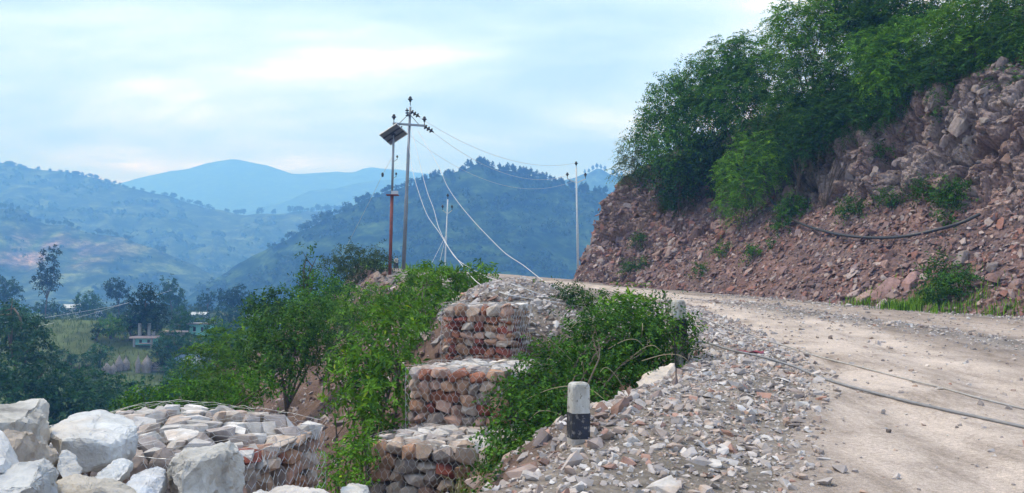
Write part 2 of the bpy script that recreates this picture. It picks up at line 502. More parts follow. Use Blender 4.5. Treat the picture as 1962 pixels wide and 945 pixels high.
# ------------------------------------------------------------------ the cut hillside
NS, NT = 1000, 196
_tq = smooth_poly(toe_xy, 2400)
_w = np.interp(_tq[:, 1], [4, 10, 36, 42, 60], [.25, 1.0, 1.0, .45, .2]); _cw = np.cumsum(_w); _cw = (_cw - _cw[0]) / (_cw[-1] - _cw[0])
_ts = np.interp(np.linspace(0, 1, NS), _cw, np.linspace(0, 1, 2400))          # samples closer together along the rock face
tp = np.stack([np.interp(_ts, np.linspace(0, 1, 2400), _tq[:, k]) for k in (0, 1)], -1)
_key = np.array([_ts[np.argmin(np.hypot(tp[:, 0] - t[0], tp[:, 1] - t[1]))] for t in TOE])
_key[0], _key[-1] = 0, 1
dirs = nrm(np.stack([np.interp(_ts, _key, [t[2][k] for t in TOE]) for k in (0, 1)], -1))
prof = np.stack([[np.interp(_ts, _key, [t[3][r][k] for t in TOE]) for k in (0, 1)] for r in range(4)], 0)   # r, k, NS
HX = np.zeros((NS, NT)); HY = HX.copy(); HZ = HX.copy(); HT = HX.copy()
tz = zroad(tp[:, 0], tp[:, 1])
bounds = [0, 40, 160, 180, NT - 1]
for s in range(4):
    j = np.arange(bounds[s], bounds[s + 1] + 1); f = (j - bounds[s]) / (bounds[s + 1] - bounds[s])
    h0, v0 = (np.zeros(NS), np.full(NS, -0.25)) if s == 0 else prof[s - 1]
    h1, v1 = prof[s]
    h = h0[:, None] + (h1 - h0)[:, None] * f; v = v0[:, None] + (v1 - v0)[:, None] * f
    HX[:, j] = tp[:, :1] + dirs[:, :1] * h; HY[:, j] = tp[:, 1:] + dirs[:, 1:] * h; HZ[:, j] = tz[:, None] + v; HT[:, j] = s + f
sm = HZ.copy()
P = np.stack([HX, HY, HZ], -1)
def grid_normals(P):
    N = np.cross(np.gradient(P, axis=1), np.gradient(P, axis=0)); N = nrm(N)
    return np.where((N[..., 2:] < 0), -N, N)
N = grid_normals(P)
# rock: bedding and blocks; scree: gentle undulation
cl = np.exp(-((HT - 1.5) / .52) ** 4)
nose = sstep(36, 43, HY) * sstep(0, .05, HT)
big = fbm(HX * .35, HY * .35, HZ * .35, 3)
blk = fbm(HX * 1.1 + .5 * HZ, HY * 1.1, HZ * 1.5, 4, .6)
def cellular(x, y, z):
    """blocky steps: distance-free cell values"""
    w = .35 * vnoise(x * 1.7, y * 1.7, z * 1.7)
    return _hash(np.floor(x + w), np.floor(y + w * .7), np.floor(z + .4 * x - w))
cel = .6 * cellular(HX * 1.5, HY * 1.5, HZ * 2.1) + .4 * cellular(HX * 3.3 + 5, HY * 3.3, HZ * 4.1)
disp = 0.25 * big * np.clip(HT, .15, 1) + cl * (.22 * blk + .05 * cel) + nose * (.12 * blk + .06 * cel) + 0.05 * fbm(HX * 2, HY * 2, HZ * 2, 3)
# fractured bedrock: every voronoi cell is a tilted facet, the joints between cells are cut in
def crag(P, cell, stretch, seed):
    q = P * np.array(stretch) / cell
    q = q + .18 * np.stack([vnoise(q[..., 0] * .8, q[..., 1] * .8, q[..., 2] * .8 + k * 9) for k in range(3)], -1)
    b = np.floor(q); d1 = np.full(q.shape[:-1], 9.0); d2 = d1.copy(); val = np.zeros_like(d1)
    for i in (-1, 0, 1):
        for j in (-1, 0, 1):
            for k in (-1, 0, 1):
                c = b + np.array([i, j, k]); h = [_hash(c[..., 0] + seed + 13 * m, c[..., 1] - 7 * m, c[..., 2] + 3 * m) for m in range(7)]
                ctr = c + .5 + .45 * np.stack(h[:3], -1)
                dv = q - ctr; d = np.sqrt((dv ** 2).sum(-1))
                f = (dv * np.stack(h[3:6], -1)).sum(-1) * .8 + .55 * h[6]
                m = d < d1
                d2 = np.where(m, d1, np.minimum(d2, d)); val = np.where(m, f, val); d1 = np.where(m, d, d1)
    return cell * val, d2 - d1
c1, j1 = crag(P, 1.3, (1, 1, .5), 3); c2, j2 = crag(P, .55, (1, 1, .6), 40); c3, j3 = crag(P, .24, (1, 1, .8), 80)
rockd = .42 * c1 + .50 * c2 + .30 * c3 - .34 * np.exp(-(j1 / .07) ** 2) - .18 * np.exp(-(j2 / .10) ** 2) - .06 * np.exp(-(j3 / .12) ** 2)
disp = disp + cl * sstep(38.5, 35.5, HY) * rockd * 1.0 + nose * sstep(2.1, 1.8, HT) * (.45 * rockd)
# gullies down the scree
disp = disp - .18 * np.exp(-((HT - .5) / .4) ** 2) * np.abs(fbm(np.broadcast_to(_ts[:, None] * 40, HX.shape), HT * .6, 4, 3))
P = P + N * disp[..., None]
hill_P = P; hill_N = grid_normals(P)
idx = np.arange(NS * NT).reshape(NS, NT)
F = np.stack([idx[:-1, :-1], idx[1:, :-1], idx[1:, 1:], idx[:-1, 1:]], -1).reshape(-1, 4)
red = np.array((.225, .135, .12)); grey = np.array((.36, .30, .29)); soil = np.array((.10, .085, .055)); mauve = np.array((.19, .14, .14))
mixn = np.clip(.5 + .6 * fbm(HX * .5, HY * .5, HZ * .5, 3), 0, 1)[..., None]
hc = red * mixn + mauve * (1 - mixn)
patch = np.clip(.5 + 1.2 * fbm(HX * .9 + 3, HY * .9, HZ * .6, 3), 0, 1)[..., None]
grey = grey * patch + np.array((.29, .21, .195)) * (1 - patch)
hc = hc + (grey * (.8 + .4 * mixn) - hc) * np.clip(cl, 0, 1)[..., None]
hc = hc + (np.array((.27, .19, .165)) - hc) * (nose * .8)[..., None]
hc = hc + (soil - hc) * sstep(1.95, 2.2, HT + .25 * big)[..., None]
hc = hc + (soil * 1.1 - hc) * (.85 * sstep(1.0, 1.25, HT) * sstep(33.5, 35.5, HY) * (1 - sstep(43, 45, HY)))[..., None]
M_CLIFF, n, l, b = new_mat('shale')
a = n.new('ShaderNodeAttribute'); a.attribute_name = 'col'
k1 = ramp(n, l, noise_tex(n, l, 1.1, 6, 0.65, 'World'), [(0.3, (.6, .58, .6)), (0.7, (1.3, 1.26, 1.2))])
k2 = ramp(n, l, noise_tex(n, l, 7, 6, 0.75, 'World', stretch=(1.4, 1.4, .7)), [(0.34, (.40, .38, .40)), (0.5, (.9, .9, .9)), (0.68, (1.4, 1.36, 1.32))])
l.new(mixc(n, l, 'MULTIPLY', 1, mixc(n, l, 'MULTIPLY', 1, a.outputs['Color'], k1), k2), b.inputs['Base Color'])
b.inputs['Roughness'].default_value = 0.9; b.inputs['Specular IOR Level'].default_value = 0.2
bump(n, l, b, noise_tex(n, l, 9, 8, 0.7, 'World', stretch=(1.3, 1.3, .8)), 0.7, 0.06)
hc = hc * .78
hillside = tag(part('hillside', P.reshape(-1, 3), F, M_CLIFF, col=hc.reshape(-1, 3)), kind='structure')
BVH_H = BVHTree.FromPolygons([Vector(v) for v in P.reshape(-1, 3)], [tuple(int(i) for i in f) for f in F])

def hit(px, py, which='GRH'):
    """where the sight line of a photo pixel meets the land"""
    d = ray(px, py); best = None
    for k, t in (('G', BVH_G), ('R', BVH_R), ('H', BVH_H)):
        if k in which:
            r = t.ray_cast(Vector((0, 0, 0)), d)
            if r[0] is not None and (best is None or r[3] < best[1]): best = (r[0], r[3], r[1] if r[1].dot(d) < 0 else -r[1])
    return best
def land(x, y, which='GR'):
    best = -1e9
    for k, t in (('G', BVH_G), ('R', BVH_R), ('H', BVH_H)):
        if k in which:
            r = t.ray_cast(Vector((x, y, 400)), Vector((0, 0, -1)))
            if r[0] is not None: best = max(best, r[0].z)
    return best

# ------------------------------------------------------------------ hills across the valley
M_FARHILL, n, l, b = new_mat('wooded_hillside')
a = n.new('ShaderNodeAttribute'); a.attribute_name = 'col'
k1 = ramp(n, l, noise_tex(n, l, 0.035, 7, 0.7, 'World', stretch=(1, 1, 2.5)), [(0.38, (.25, .3, .3)), (0.5, (.85, .85, .8)), (0.62, (2.2, 2.0, 1.5))])
k2 = ramp(n, l, noise_tex(n, l, 0.16, 5, 0.7, 'World'), [(0.34, (.4, .42, .42)), (0.62, (1.45, 1.4, 1.3))])
l.new(mixc(n, l, 'MULTIPLY', 1, mixc(n, l, 'MULTIPLY', 1, a.outputs['Color'], k1), k2), b.inputs['Base Color'])
b.inputs['Roughness'].default_value = 1.0; b.inputs['Specular IOR Level'].default_value = 0.0
HILLS = {}
def far_hill(key, crest, D, foot_f, amp, base, ncol=260, nrow=46, foot_shift=0.0, rough=1.0, terr=0.0):
    """crest: (photo x, photo y); D: distance or list; lofted down to the valley floor in front and behind"""
    Ds = np.full(len(crest), D, float) if np.isscalar(D) else np.asarray(D, float)
    C = np.array([tuple(at(px, py, d)) for (px, py), d in zip(crest, Ds)])
    C = resample(C, ncol)
    s = np.linspace(0, 1, ncol)
    C[:, 2] += rough * 5.0 * fbm(s * 26, 0, D if np.isscalar(D) else D[0], 3) * D_scale(Ds)
    rows = []
    for j in range(nrow):
        t = j / (nrow - 1)
        Q = C.copy()
        Q[:, 1] = C[:, 1] * (1 - t * (1 - foot_f)); Q[:, 0] = C[:, 0] * (1 - t * .35) + foot_shift * t
        Q[:, 2] = C[:, 2] + (-90 - C[:, 2]) * (t ** .92)
        env = (np.clip(t * 3, 0, 1) ** 1.2)
        g = fbm(Q[:, 0] / 140, Q[:, 1] / 190, 3, 4)
        Q[:, 2] += amp * env * (1 - np.abs(g) * 1.6 + .4 * fbm(Q[:, 0] / 45, Q[:, 1] / 45, 8, 3)) * .6
        if terr: Q[:, 2] = Q[:, 2] + terr * np.sin(Q[:, 2] * 2 * math.pi / (terr * 5.5)) * .8 * env
        rows.append(Q)
    bk = C.copy(); bk[:, 1] *= 1.18; bk[:, 2] = C[:, 2] - 0.55 * (C[:, 2] + 90)
    bk2 = C.copy(); bk2[:, 1] *= 1.4; bk2[:, 2] = -90
    G = np.stack([bk2, bk] + rows, 0)
    G[..., 2] = np.maximum(G[..., 2], -92)
    idx = np.arange(G.shape[0] * ncol).reshape(-1, ncol)
    F = np.stack([idx[:-1, :-1], idx[1:, :-1], idx[1:, 1:], idx[:-1, 1:]], -1).reshape(-1, 4)
    col = np.broadcast_to(np.array(base), (len(G.reshape(-1, 3)), 3)).copy()
    HILLS[key] = (C, np.stack(rows, 0))
    return G, F, col
def D_scale(Ds): return float(np.mean(Ds)) / 1000.0

G, F, c = far_hill('far', [(-700, 420), (-300, 380), (100, 372), (230, 347), (300, 335), (350, 329), (400, 313), (450, 303), (510, 315), (560, 329), (600, 327), (645, 325), (675, 332), (705, 322), (760, 326), (830, 335), (1000, 350), (1200, 345), (1500, 330), (2100, 360), (2700, 400)], 2800, .75, 60, (.035, .06, .03), ncol=200, nrow=24, rough=.7)
tag(part('mountain', G.reshape(-1, 3), F, M_FARHILL, col=c, smooth=True), kind='structure')
G, F, c = far_hill('far2', [(300, 470), (420, 425), (500, 398), (560, 378), (620, 362), (690, 350), (760, 345), (830, 348), (950, 360), (1300, 370)], 2250, .7, 50, (.035, .06, .03), ncol=160, nrow=24, rough=.7)
tag(part('mountain', G.reshape(-1, 3), F, M_FARHILL, col=c, smooth=True), kind='structure')
G, F, c = far_hill('ridge_back', [(980, 380), (1060, 345), (1110, 336), (1150, 330), (1190, 333), (1260, 345), (1500, 390), (1900, 420)], 1350, .7, 30, (.04, .07, .035), ncol=120, nrow=24)
tag(part('hill', G.reshape(-1, 3), F, M_FARHILL, col=c, smooth=True), kind='structure')
G, F, c = far_hill('left', [(-900, 270), (-300, 285), (-100, 303), (0, 314), (70, 325), (130, 331), (200, 349), (260, 363), (330, 380), (400, 401), (470, 412), (540, 408), (620, 407), (690, 413), (800, 440), (950, 500)], 1250, .55, 46, (.05, .075, .035), ncol=320, nrow=60, rough=.5, terr=3.0)
tag(part('hill', G.reshape(-1, 3), F, M_FARHILL, col=c, smooth=True), kind='structure')
G, F, c = far_hill('spur', [(-700, 340), (-150, 385), (0, 404), (45, 402), (90, 430), (160, 442), (230, 456), (300, 474), (360, 503), (420, 536), (480, 556), (560, 590), (700, 640)], 800, .5, 16, (.05, .075, .035), ncol=320, nrow=70, rough=.4, terr=2.0)
V = G.reshape(-1, 3)
pxs = 981 + V[:, 0] / V[:, 1] * F0; pys = 560 - V[:, 2] / V[:, 1] * F0
scar = np.exp(-((V[:, 0] + 440) / 55) ** 2) * np.exp(-((V[:, 2] - 36) / 17) ** 2) * np.clip(.55 + 1.3 * fbm(V[:, 0] / 16, V[:, 2] / 11, V[:, 1] / 40, 4), 0, 1)
c = c + (np.array((.20, .14, .13)) - c) * np.clip(scar * 1.2, 0, 1)[:, None]
tag(part('hill', V, F, M_FARHILL, col=c, smooth=True), kind='structure')
G, F, c = far_hill('center', [(250, 640), (340, 585), (420, 530), (480, 490), (540, 458), (600, 437), (640, 415), (690, 390), (740, 366), (790, 352), (850, 338), (890, 326), (915, 318), (950, 327), (1010, 338), (1060, 347), (1110, 356), (1150, 365), (1210, 380), (1350, 420), (1600, 480)], 620, .55, 20, (.026, .05, .022), ncol=340, nrow=80, rough=.7, terr=1.6)
tag(part('hill', G.reshape(-1, 3), F, M_FARHILL, col=c, smooth=True), kind='structure')

# ------------------------------------------------------------------ rocks
def hull_mesh(pts):
    bm = bmesh.new()
    for p in pts: bm.verts.new(p)
    r = bmesh.ops.convex_hull(bm, input=bm.verts)
    dead = [v for v in bm.verts if not v.link_faces]
    bmesh.ops.delete(bm, geom=dead, context='VERTS')
    bmesh.ops.triangulate(bm, faces=bm.faces)
    bmesh.ops.recalc_face_normals(bm, faces=bm.faces)
    bm.verts.index_update()
    V = np.array([tuple(v.co) for v in bm.verts]); F = np.array([[v.index for v in f.verts] for f in bm.faces])
    bm.free(); return V, F

def rock_vf(r, n=15, power=3.0, flat=False):
    """an angular stone filling the unit cube"""
    p = nrm(r.normal(size=(n, 3)))
    p = p / (np.abs(p) ** power).sum(1, keepdims=True) ** (1 / power)
    p = p * r.uniform(.88, 1.0, (n, 1))
    if flat: p[:, 2] = np.sign(p[:, 2]) * np.abs(p[:, 2]) ** .35
    V, F = hull_mesh(p)
    lo, hi = V.min(0), V.max(0)
    return (V - lo) / (hi - lo) - .5, F
_r = np.random.default_rng(3)
POOL_BLOCK = [rock_vf(_r, 20, 5.5) for _ in range(22)]
POOL_ROCK = [rock_vf(_r, 13, 2.6) for _ in range(16)]
POOL_SLAB = [rock_vf(_r, 11, 3.0, True) for _ in range(16)]
POOL_CHIP = [rock_vf(_r, 10, 4.5, k % 2 == 0) for k in range(24)]
ME_BLOCK = [mesh_from('stone', v, f, M_STONE) for v, f in POOL_BLOCK]
ME_ROCK = [mesh_from('stone', v, f, M_STONE) for v, f in POOL_ROCK]
ME_SLAB = [mesh_from('slab', v, f, M_STONE) for v, f in POOL_SLAB]

def rot_align(Nv, spin, tilt, r):
    """n x 3 x 3 matrices: local z along Nv tilted at random, spun about it"""
    n = len(Nv)
    z = nrm(Nv + tilt * r.normal(size=(n, 3)))
    a = nrm(r.normal(size=(n, 3)) if spin is None else spin)
    x = nrm(a - z * (a * z).sum(1, keepdims=True)); y = np.cross(z, x)
    return np.stack([x, y, z], -1)

def scatter(name, pool, pos, mats, scl, col, mat, parent=None):
    """many small stones joined as one mesh (uncountable rubble)"""
    Vs, Fs, Cs, n = [], [], [], 0
    which = rng.integers(0, len(pool), len(pos))
    for k, (v, f) in enumerate(pool):
        i = np.where(which == k)[0]
        if not len(i): continue
        W = np.einsum('nij,nvj->nvi', mats[i], v[None] * scl[i][:, None, :]) + pos[i][:, None, :]
        m = len(v)
        Vs.append(W.reshape(-1, 3)); Fs.append((f[None] + (np.arange(len(i)) * m)[:, None, None] + n).reshape(-1, 3))
        Cs.append(np.repeat(col[i], m, 0)); n += len(i) * m
    return part(name, np.vstack(Vs), np.vstack(Fs), mat, parent, np.vstack(Cs))

def stone_at(name, me, pos, mat3, scl, col, parent=None):
    o = bpy.data.objects.new(name, me); COL.objects.link(o)
    M = Matrix([[*(mat3[i] * scl), pos[i]] for i in range(3)] + [[0, 0, 0, 1]])
    if parent is not None: o.parent = parent
    o.matrix_basis = M
    o.color = (*[float(c) for c in col], 1)
    return o

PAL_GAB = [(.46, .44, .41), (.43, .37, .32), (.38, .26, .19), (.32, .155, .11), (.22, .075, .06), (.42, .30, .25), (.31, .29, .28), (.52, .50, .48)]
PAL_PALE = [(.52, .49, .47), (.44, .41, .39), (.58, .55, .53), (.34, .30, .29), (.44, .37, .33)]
def pick(pal, w=None):
    c = np.array(pal[rng.choice(len(pal), p=w)]); return c * rng.uniform(.85, 1.12)

# ---- gabion baskets
def gabion(name, label, FR, u, v, wu, dv, zt, zb, cell, pal, weights, faces, crown=0.0, group='stone gabions', wire_cell=.10, depth=.22, weights_low=None):
    """FR: near right corner; u runs along the end face to the valley, v along the wall; faces: which faces carry stones"""
    u = nrm(np.array([*u, 0.0])); v = nrm(np.array([*v, 0.0])); zv = np.array([0, 0, 1.0])
    o = empty(name, (FR[0], FR[1], zb)); tag(o, label, 'gabion', group)
    org = np.array([FR[0], FR[1], 0.0]); base = np.array([FR[0], FR[1], zb])
    def top(a, b): return zt + crown * (1 - (2 * a / wu - 1) ** 2) * np.clip(b / dv * 1.6, 0, 1) + .02 * vnoise(a * 3 + zt * 9, b * 3)
    # inner fill, so no light passes between the stones
    pts = [org + u * a + v * b + zv * z for z in (zb, zt - .13) for b in (.12, dv) for a in (.12, wu - .12)]
    Vc, Fc = box_vf(0, 1, 0, 1, 0, 1); Vc = np.array(pts)
    core = part('stone_fill', Vc - base, Fc, M_FILL, o)
    fr = {'end': (u, zv, wu, zt - zb, -v, lambda a, b: org + u * a + zv * (zb + b)),
          'road': (v, zv, dv, zt - zb, -u, lambda a, b: org + v * a + zv * (zb + b)),
          'top': (u, v, wu, dv, zv, lambda a, b: org + u * a + v * b + zv * top(a, b))}
    wires = []
    for face, nmax in faces:
        A, B, LA, LB, NN, pt = fr[face]
        b = .13 if face == 'top' else 0.0; cell0 = cell; cell = cell0 * (.92 if face == 'top' else 1.0)
        while b < LB - .03:
            hh = min(cell * rng.uniform(.62, 1.15), LB - b)
            if LB - b - hh < cell * .35: hh = LB - b
            a = -rng.uniform(0, .05)
            while a < LA - .03:
                ww = cell * rng.uniform(.8, 1.9)
                if LA - a - ww < cell * .5: ww = LA - a
                h2 = hh * rng.uniform(.74, 1.28); dd = depth * rng.uniform(.85, 1.2)
                ca, cb = a + ww / 2, b + hh / 2 + rng.uniform(-.2, .2) * hh
                ca = min(max(ca, .03), LA - .03); cb = min(max(cb, .02), LB - .02)
                if ca < nmax:
                    tilt = rng.normal(0, .2); ct, st = math.cos(tilt), math.sin(tilt)
                    A2, B2 = A * ct + B * st, B * ct - A * st
                    N2 = nrm(NN + .10 * rng.normal(size=3))
                    w = weights
                    if weights_low is not None and face == 'end' and cb < LB * .5: w = weights_low
                    if face == 'top': w = None
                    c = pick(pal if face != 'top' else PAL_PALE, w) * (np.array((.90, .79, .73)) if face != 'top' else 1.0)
                    p = pt(ca, cb) - NN * (dd * .42 - rng.uniform(-.015, .03)) - base
                    if face == 'top': N2 = nrm(NN + .16 * rng.normal(size=3)); dd *= .62; p = p + NN * dd * .22
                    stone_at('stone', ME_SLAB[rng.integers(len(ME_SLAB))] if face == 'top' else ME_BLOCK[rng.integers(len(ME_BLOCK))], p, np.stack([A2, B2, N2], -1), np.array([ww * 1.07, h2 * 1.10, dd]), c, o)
                a += ww
            b += hh
        cell = cell0
        # hexagonal wire netting just proud of the stones
        sx = wire_cell * (1.0 if face != 'top' else 1.5); sy = sx * .87
        na, nb = int(min(LA, nmax) / sx) + 1, int(LB / sy) + 1
        def P3(a, b):
            a = min(max(a, -.01), min(LA, nmax) + .01); b = min(max(b, -.01), LB + .01)
            bul = .035 + .025 * float(vnoise(a * 4 + zt * 7, b * 4, 2)) + .012 * float(vnoise(a * 11, b * 11, 5))
            return pt(a, b) + NN * bul - base
        for i in range(na + 1):
            for j in range(nb + 1):
                x0 = i * sx + (sx / 2 if j % 2 else 0); y0 = j * sy
                p1 = P3(x0, y0); p2 = P3(x0, y0 + sy * .45)
                p3 = P3(x0 - sx / 2, y0 + sy); p4 = P3(x0 + sx / 2, y0 + sy)
                for q, w in ((p1, p2), (p2, p3), (p2, p4)):
                    if np.linalg.norm(q - w) > .01: wires.append(tube_vf([q, w], .0026 if face != 'top' else .0013, 3))
    V, F = join_vf(wires)
    tag(part('wire_netting', V, F, M_WIRE, o), kind='stuff')
    return o
M_FILL = plain('stone_fill', (.10, .08, .07), 1.0, var=.4)
U, VV = (-.91, .42), (.42, .91)
wA = [.10, .15, .19, .20, .10, .20, .04, .02]; wAl = [.06, .10, .16, .30, .24, .10, .04, 0]
wB = [.15, .20, .18, .13, .05, .18, .06, .05]; wBl = [.08, .14, .18, .24, .12, .14, .08, .02]
wC = [.22, .14, .10, .06, .03, .10, .18, .17]
gabion('gabion', 'topmost wire gabion of the stepped wall, reddish stones, below the rubble heap', (-.05, 12.8), U, VV, 1.2, .8, -.22, -1.32, .15, PAL_GAB, wA, [('end', 9), ('road', 9), ('top', 9)], weights_low=wAl)
gabion('gabion', 'middle tier wire gabion of the stepped stone wall', (-.12, 10.9), U, VV, 1.5, 1.9, -1.08, -2.10, .165, PAL_GAB, wB, [('end', 9), ('top', 9)], weights_low=wBl)
gabion('gabion', 'lowest tier wire gabion of the stepped wall, mostly pale grey stones', (-.10, 9.4), U, VV, 1.85, 1.9, -1.84, -3.05, .19, PAL_GAB, wC, [('end', 9), ('top', 9)])
gabion('gabion', 'wide low wire gabion heaped with flat white stones behind the boulders', (-2.17, 6.2), (-.97, .22), (.2, .98), 2.4, 1.65, -1.29, -2.38, .19, PAL_GAB, [.16, .16, .14, .06, .04, .12, .22, .10], [('end', 9), ('road', 9), ('top', 9)], crown=.16, wire_cell=.11, depth=.26)

# ---- big boulders beside the camera
def boulder(label, pts, col, bev=.02, rough=.012, group='boulders at the roadside', name='boulder', seed=0, mat=None):
    P = [Vector(p) for p in pts]
    c = sum(P, Vector()) / len(P); base = Vector((c.x, c.y, min(p.z for p in P)))
    bm = bmesh.new()
    for p in P: bm.verts.new(p - base)
    bmesh.ops.convex_hull(bm, input=bm.verts)
    bmesh.ops.delete(bm, geom=[v for v in bm.verts if not v.link_faces], context='VERTS')
    bmesh.ops.dissolve_limit(bm, angle_limit=R(9), verts=bm.verts, edges=bm.edges)
    bmesh.ops.bevel(bm, geom=list(bm.edges), offset=bev * .5, segments=1, profile=.6, affect='EDGES')
    bmesh.ops.triangulate(bm, faces=bm.faces)
    size = max((v.co for v in bm.verts), key=lambda q: q.length).length
    for _ in range(4):
        lim = size * .055
        es = [e for e in bm.edges if e.calc_length() > lim]
        if not es: break
        bmesh.ops.subdivide_edges(bm, edges=es, cuts=1)
        bmesh.ops.triangulate(bm, faces=bm.faces)
    bm.normal_update()
    for v in bm.verts:
        w = v.co + base
        d = mnoise.fractal(w * 4.1 + Vector((seed, 0, 0)), .55, 2.1, 6) * rough * 1.5 + mnoise.noise(w * 1.9 + Vector((0, seed, 0))) * rough * 1.5
        cv = mnoise.voronoi(w * 3.3 + Vector((seed * 2.3, 0, 0)))[0]
        d -= rough * 2.2 * max(0.0, .22 - (cv[1] - cv[0])) 
        v.co += v.normal * d
    me = bpy.data.meshes.new(name); bm.to_mesh(me); bm.free()
    for p in me.polygons: p.use_smooth = True
    me.set_sharp_from_angle(angle=R(24))
    me.materials.append(mat or M_BOULDER)
    o = obj(name, me, None, base); o.color = (*col, 1)
    return tag(o, label, 'boulder', group)
M_BOULDER_ST = rock_mat('stained_boulder_rock', 'object', 2.6, .9, .07, .42, 1.15, .85)
M_BOULDER = rock_mat('boulder_rock', 'object', 3.2, .8, .06, .66, 1.16, .3)
A_ = at
boulder('smooth white boulder with flat sloping top, largest one beside the gabion',
        [A_(92, 832, 5.0), A_(100, 812, 5.5), A_(128, 795, 5.7), A_(198, 787, 5.9), A_(240, 798, 5.9), A_(264, 813, 5.5), A_(216, 853, 4.75), A_(160, 838, 4.7), A_(112, 842, 4.75),
         A_(266, 838, 5.3), A_(258, 870, 5.15), A_(216, 890, 4.75), A_(162, 902, 4.75), A_(120, 880, 4.8), A_(230, 900, 5.7), A_(130, 890, 5.6)], (.60, .61, .62), .03, .012, seed=1)
boulder('flat-topped pale boulder at the frame edge, topmost of the pile',
        [A_(-60, 786, 4.6), A_(20, 776, 4.9), A_(81, 770, 5.1), A_(88, 790, 5.0), A_(76, 812, 4.5), A_(30, 806, 4.2), A_(-60, 812, 4.1), A_(90, 845, 5.0), A_(78, 862, 4.55), A_(-60, 860, 4.2), A_(30, 862, 4.25), A_(-60, 850, 5.2), A_(60, 840, 5.4)], (.56, .54, .51), .015, .02, seed=2, mat=M_BOULDER_ST)
boulder('brown-stained boulder wedged under the flat-topped pale boulder',
        [A_(-40, 842, 4.0), A_(10, 828, 3.95), A_(55, 822, 4.0), A_(84, 840, 4.15), A_(108, 868, 4.3), A_(112, 892, 4.35), A_(60, 905, 3.9), A_(-40, 900, 3.8), A_(20, 880, 3.75), A_(90, 880, 4.6), A_(-40, 850, 4.5)], (.43, .37, .32), .012, .022, seed=3, mat=M_BOULDER_ST)
boulder('rounded white boulder cut by the frame edge in the lower pile',
        [A_(-80, 835, 3.5), A_(-10, 822, 3.5), A_(12, 848, 3.4), A_(40, 878, 3.4), A_(46, 898, 3.4), A_(10, 915, 3.25), A_(-80, 915, 3.2), A_(-80, 870, 3.9), A_(20, 880, 3.7), A_(0, 900, 3.15)], (.63, .63, .64), .03, .01, seed=4)
boulder('grey split boulder with white ridge in the bottom corner',
        [A_(-60, 922, 3.1), A_(0, 918, 3.1), A_(50, 896, 3.25), A_(86, 870, 3.45), A_(112, 890, 3.5), A_(116, 925, 3.45), A_(112, 975, 3.35), A_(60, 990, 3.05), A_(-60, 1000, 2.95), A_(60, 930, 3.0), A_(80, 880, 3.8), A_(-60, 930, 3.7)], (.50, .50, .50), .012, .02, seed=5)
boulder('bulky grey boulder with chipped white top and dark stained front before the gabion',
        [A_(322, 880, 4.3), A_(345, 862, 4.6), A_(392, 848, 4.9), A_(446, 843, 4.95), A_(462, 862, 4.75), A_(430, 872, 4.35), A_(385, 886, 4.15), A_(350, 878, 4.15), A_(468, 905, 4.7), A_(456, 960, 4.55), A_(400, 965, 4.1), A_(345, 960, 4.1), A_(316, 915, 4.2), A_(440, 950, 5.2), A_(330, 940, 5.0)], (.52, .50, .47), .015, .024, seed=6, mat=M_BOULDER_ST)
boulder('small white boulder leaning against the largest smooth boulder',
        [A_(176, 912, 4.25), A_(200, 890, 4.4), A_(226, 878, 4.5), A_(252, 880, 4.55), A_(256, 893, 4.5), A_(228, 918, 4.25), A_(212, 927, 4.15), A_(180, 922, 4.15), A_(215, 935, 4.4), A_(245, 915, 4.6)], (.60, .61, .62), .018, .012, seed=7)
boulder('bluish white slanted boulder with scratched face in the pile',
        [A_(232, 928, 4.0), A_(258, 903, 4.2), A_(300, 888, 4.4), A_(322, 898, 4.4), A_(318, 930, 4.15), A_(300, 965, 3.9), A_(225, 965, 3.8), A_(270, 945, 3.8), A_(320, 950, 4.5)], (.55, .58, .63), .015, .01, seed=8)
boulder('small rounded pale boulder in the gap behind the split boulder',
        [A_(108, 872, 4.3), A_(124, 864, 4.4), A_(140, 874, 4.4), A_(160, 900, 4.3), A_(150, 918, 4.2), A_(118, 918, 4.15), A_(106, 895, 4.2), A_(140, 905, 4.6)], (.55, .55, .55), .015, .012, seed=9)
boulder('low tan boulder slab at the bottom of the pile',
        [A_(112, 925, 3.7), A_(150, 908, 3.9), A_(200, 918, 3.9), A_(250, 932, 3.8), A_(268, 965, 3.6), A_(120, 975, 3.4), A_(180, 940, 3.5), A_(240, 965, 4.1), A_(130, 950, 4.1)], (.50, .46, .41), .015, .016, seed=10, mat=M_BOULDER_ST)
boulder('pale sliver of boulder at the bottom below the wide gabion',
        [A_(505, 940, 3.9), A_(545, 927, 4.1), A_(600, 929, 4.1), A_(640, 938, 4.0), A_(655, 975, 3.8), A_(500, 985, 3.6), A_(580, 942, 3.7), A_(620, 980, 4.3), A_(520, 970, 4.3)], (.58, .54, .51), .015, .014, seed=11)
boulder('pointed pale boulder at the bottom between the bulky boulder and the sliver',
        [A_(455, 950, 3.9), A_(500, 927, 4.1), A_(530, 945, 3.95), A_(540, 980, 3.7), A_(450, 985, 3.6), A_(500, 965, 3.6), A_(500, 980, 4.3)], (.56, .55, .54), .015, .014, seed=12)
boulder('flat pale stone at the foot of the lowest gabion tier',
        [A_(650, 938, 7.6), A_(672, 925, 8.0), A_(705, 932, 8.1), A_(712, 955, 7.8), A_(655, 965, 7.2), A_(690, 950, 7.3), A_(700, 965, 8.3)], (.56, .55, .54), .015, .014, seed=13)
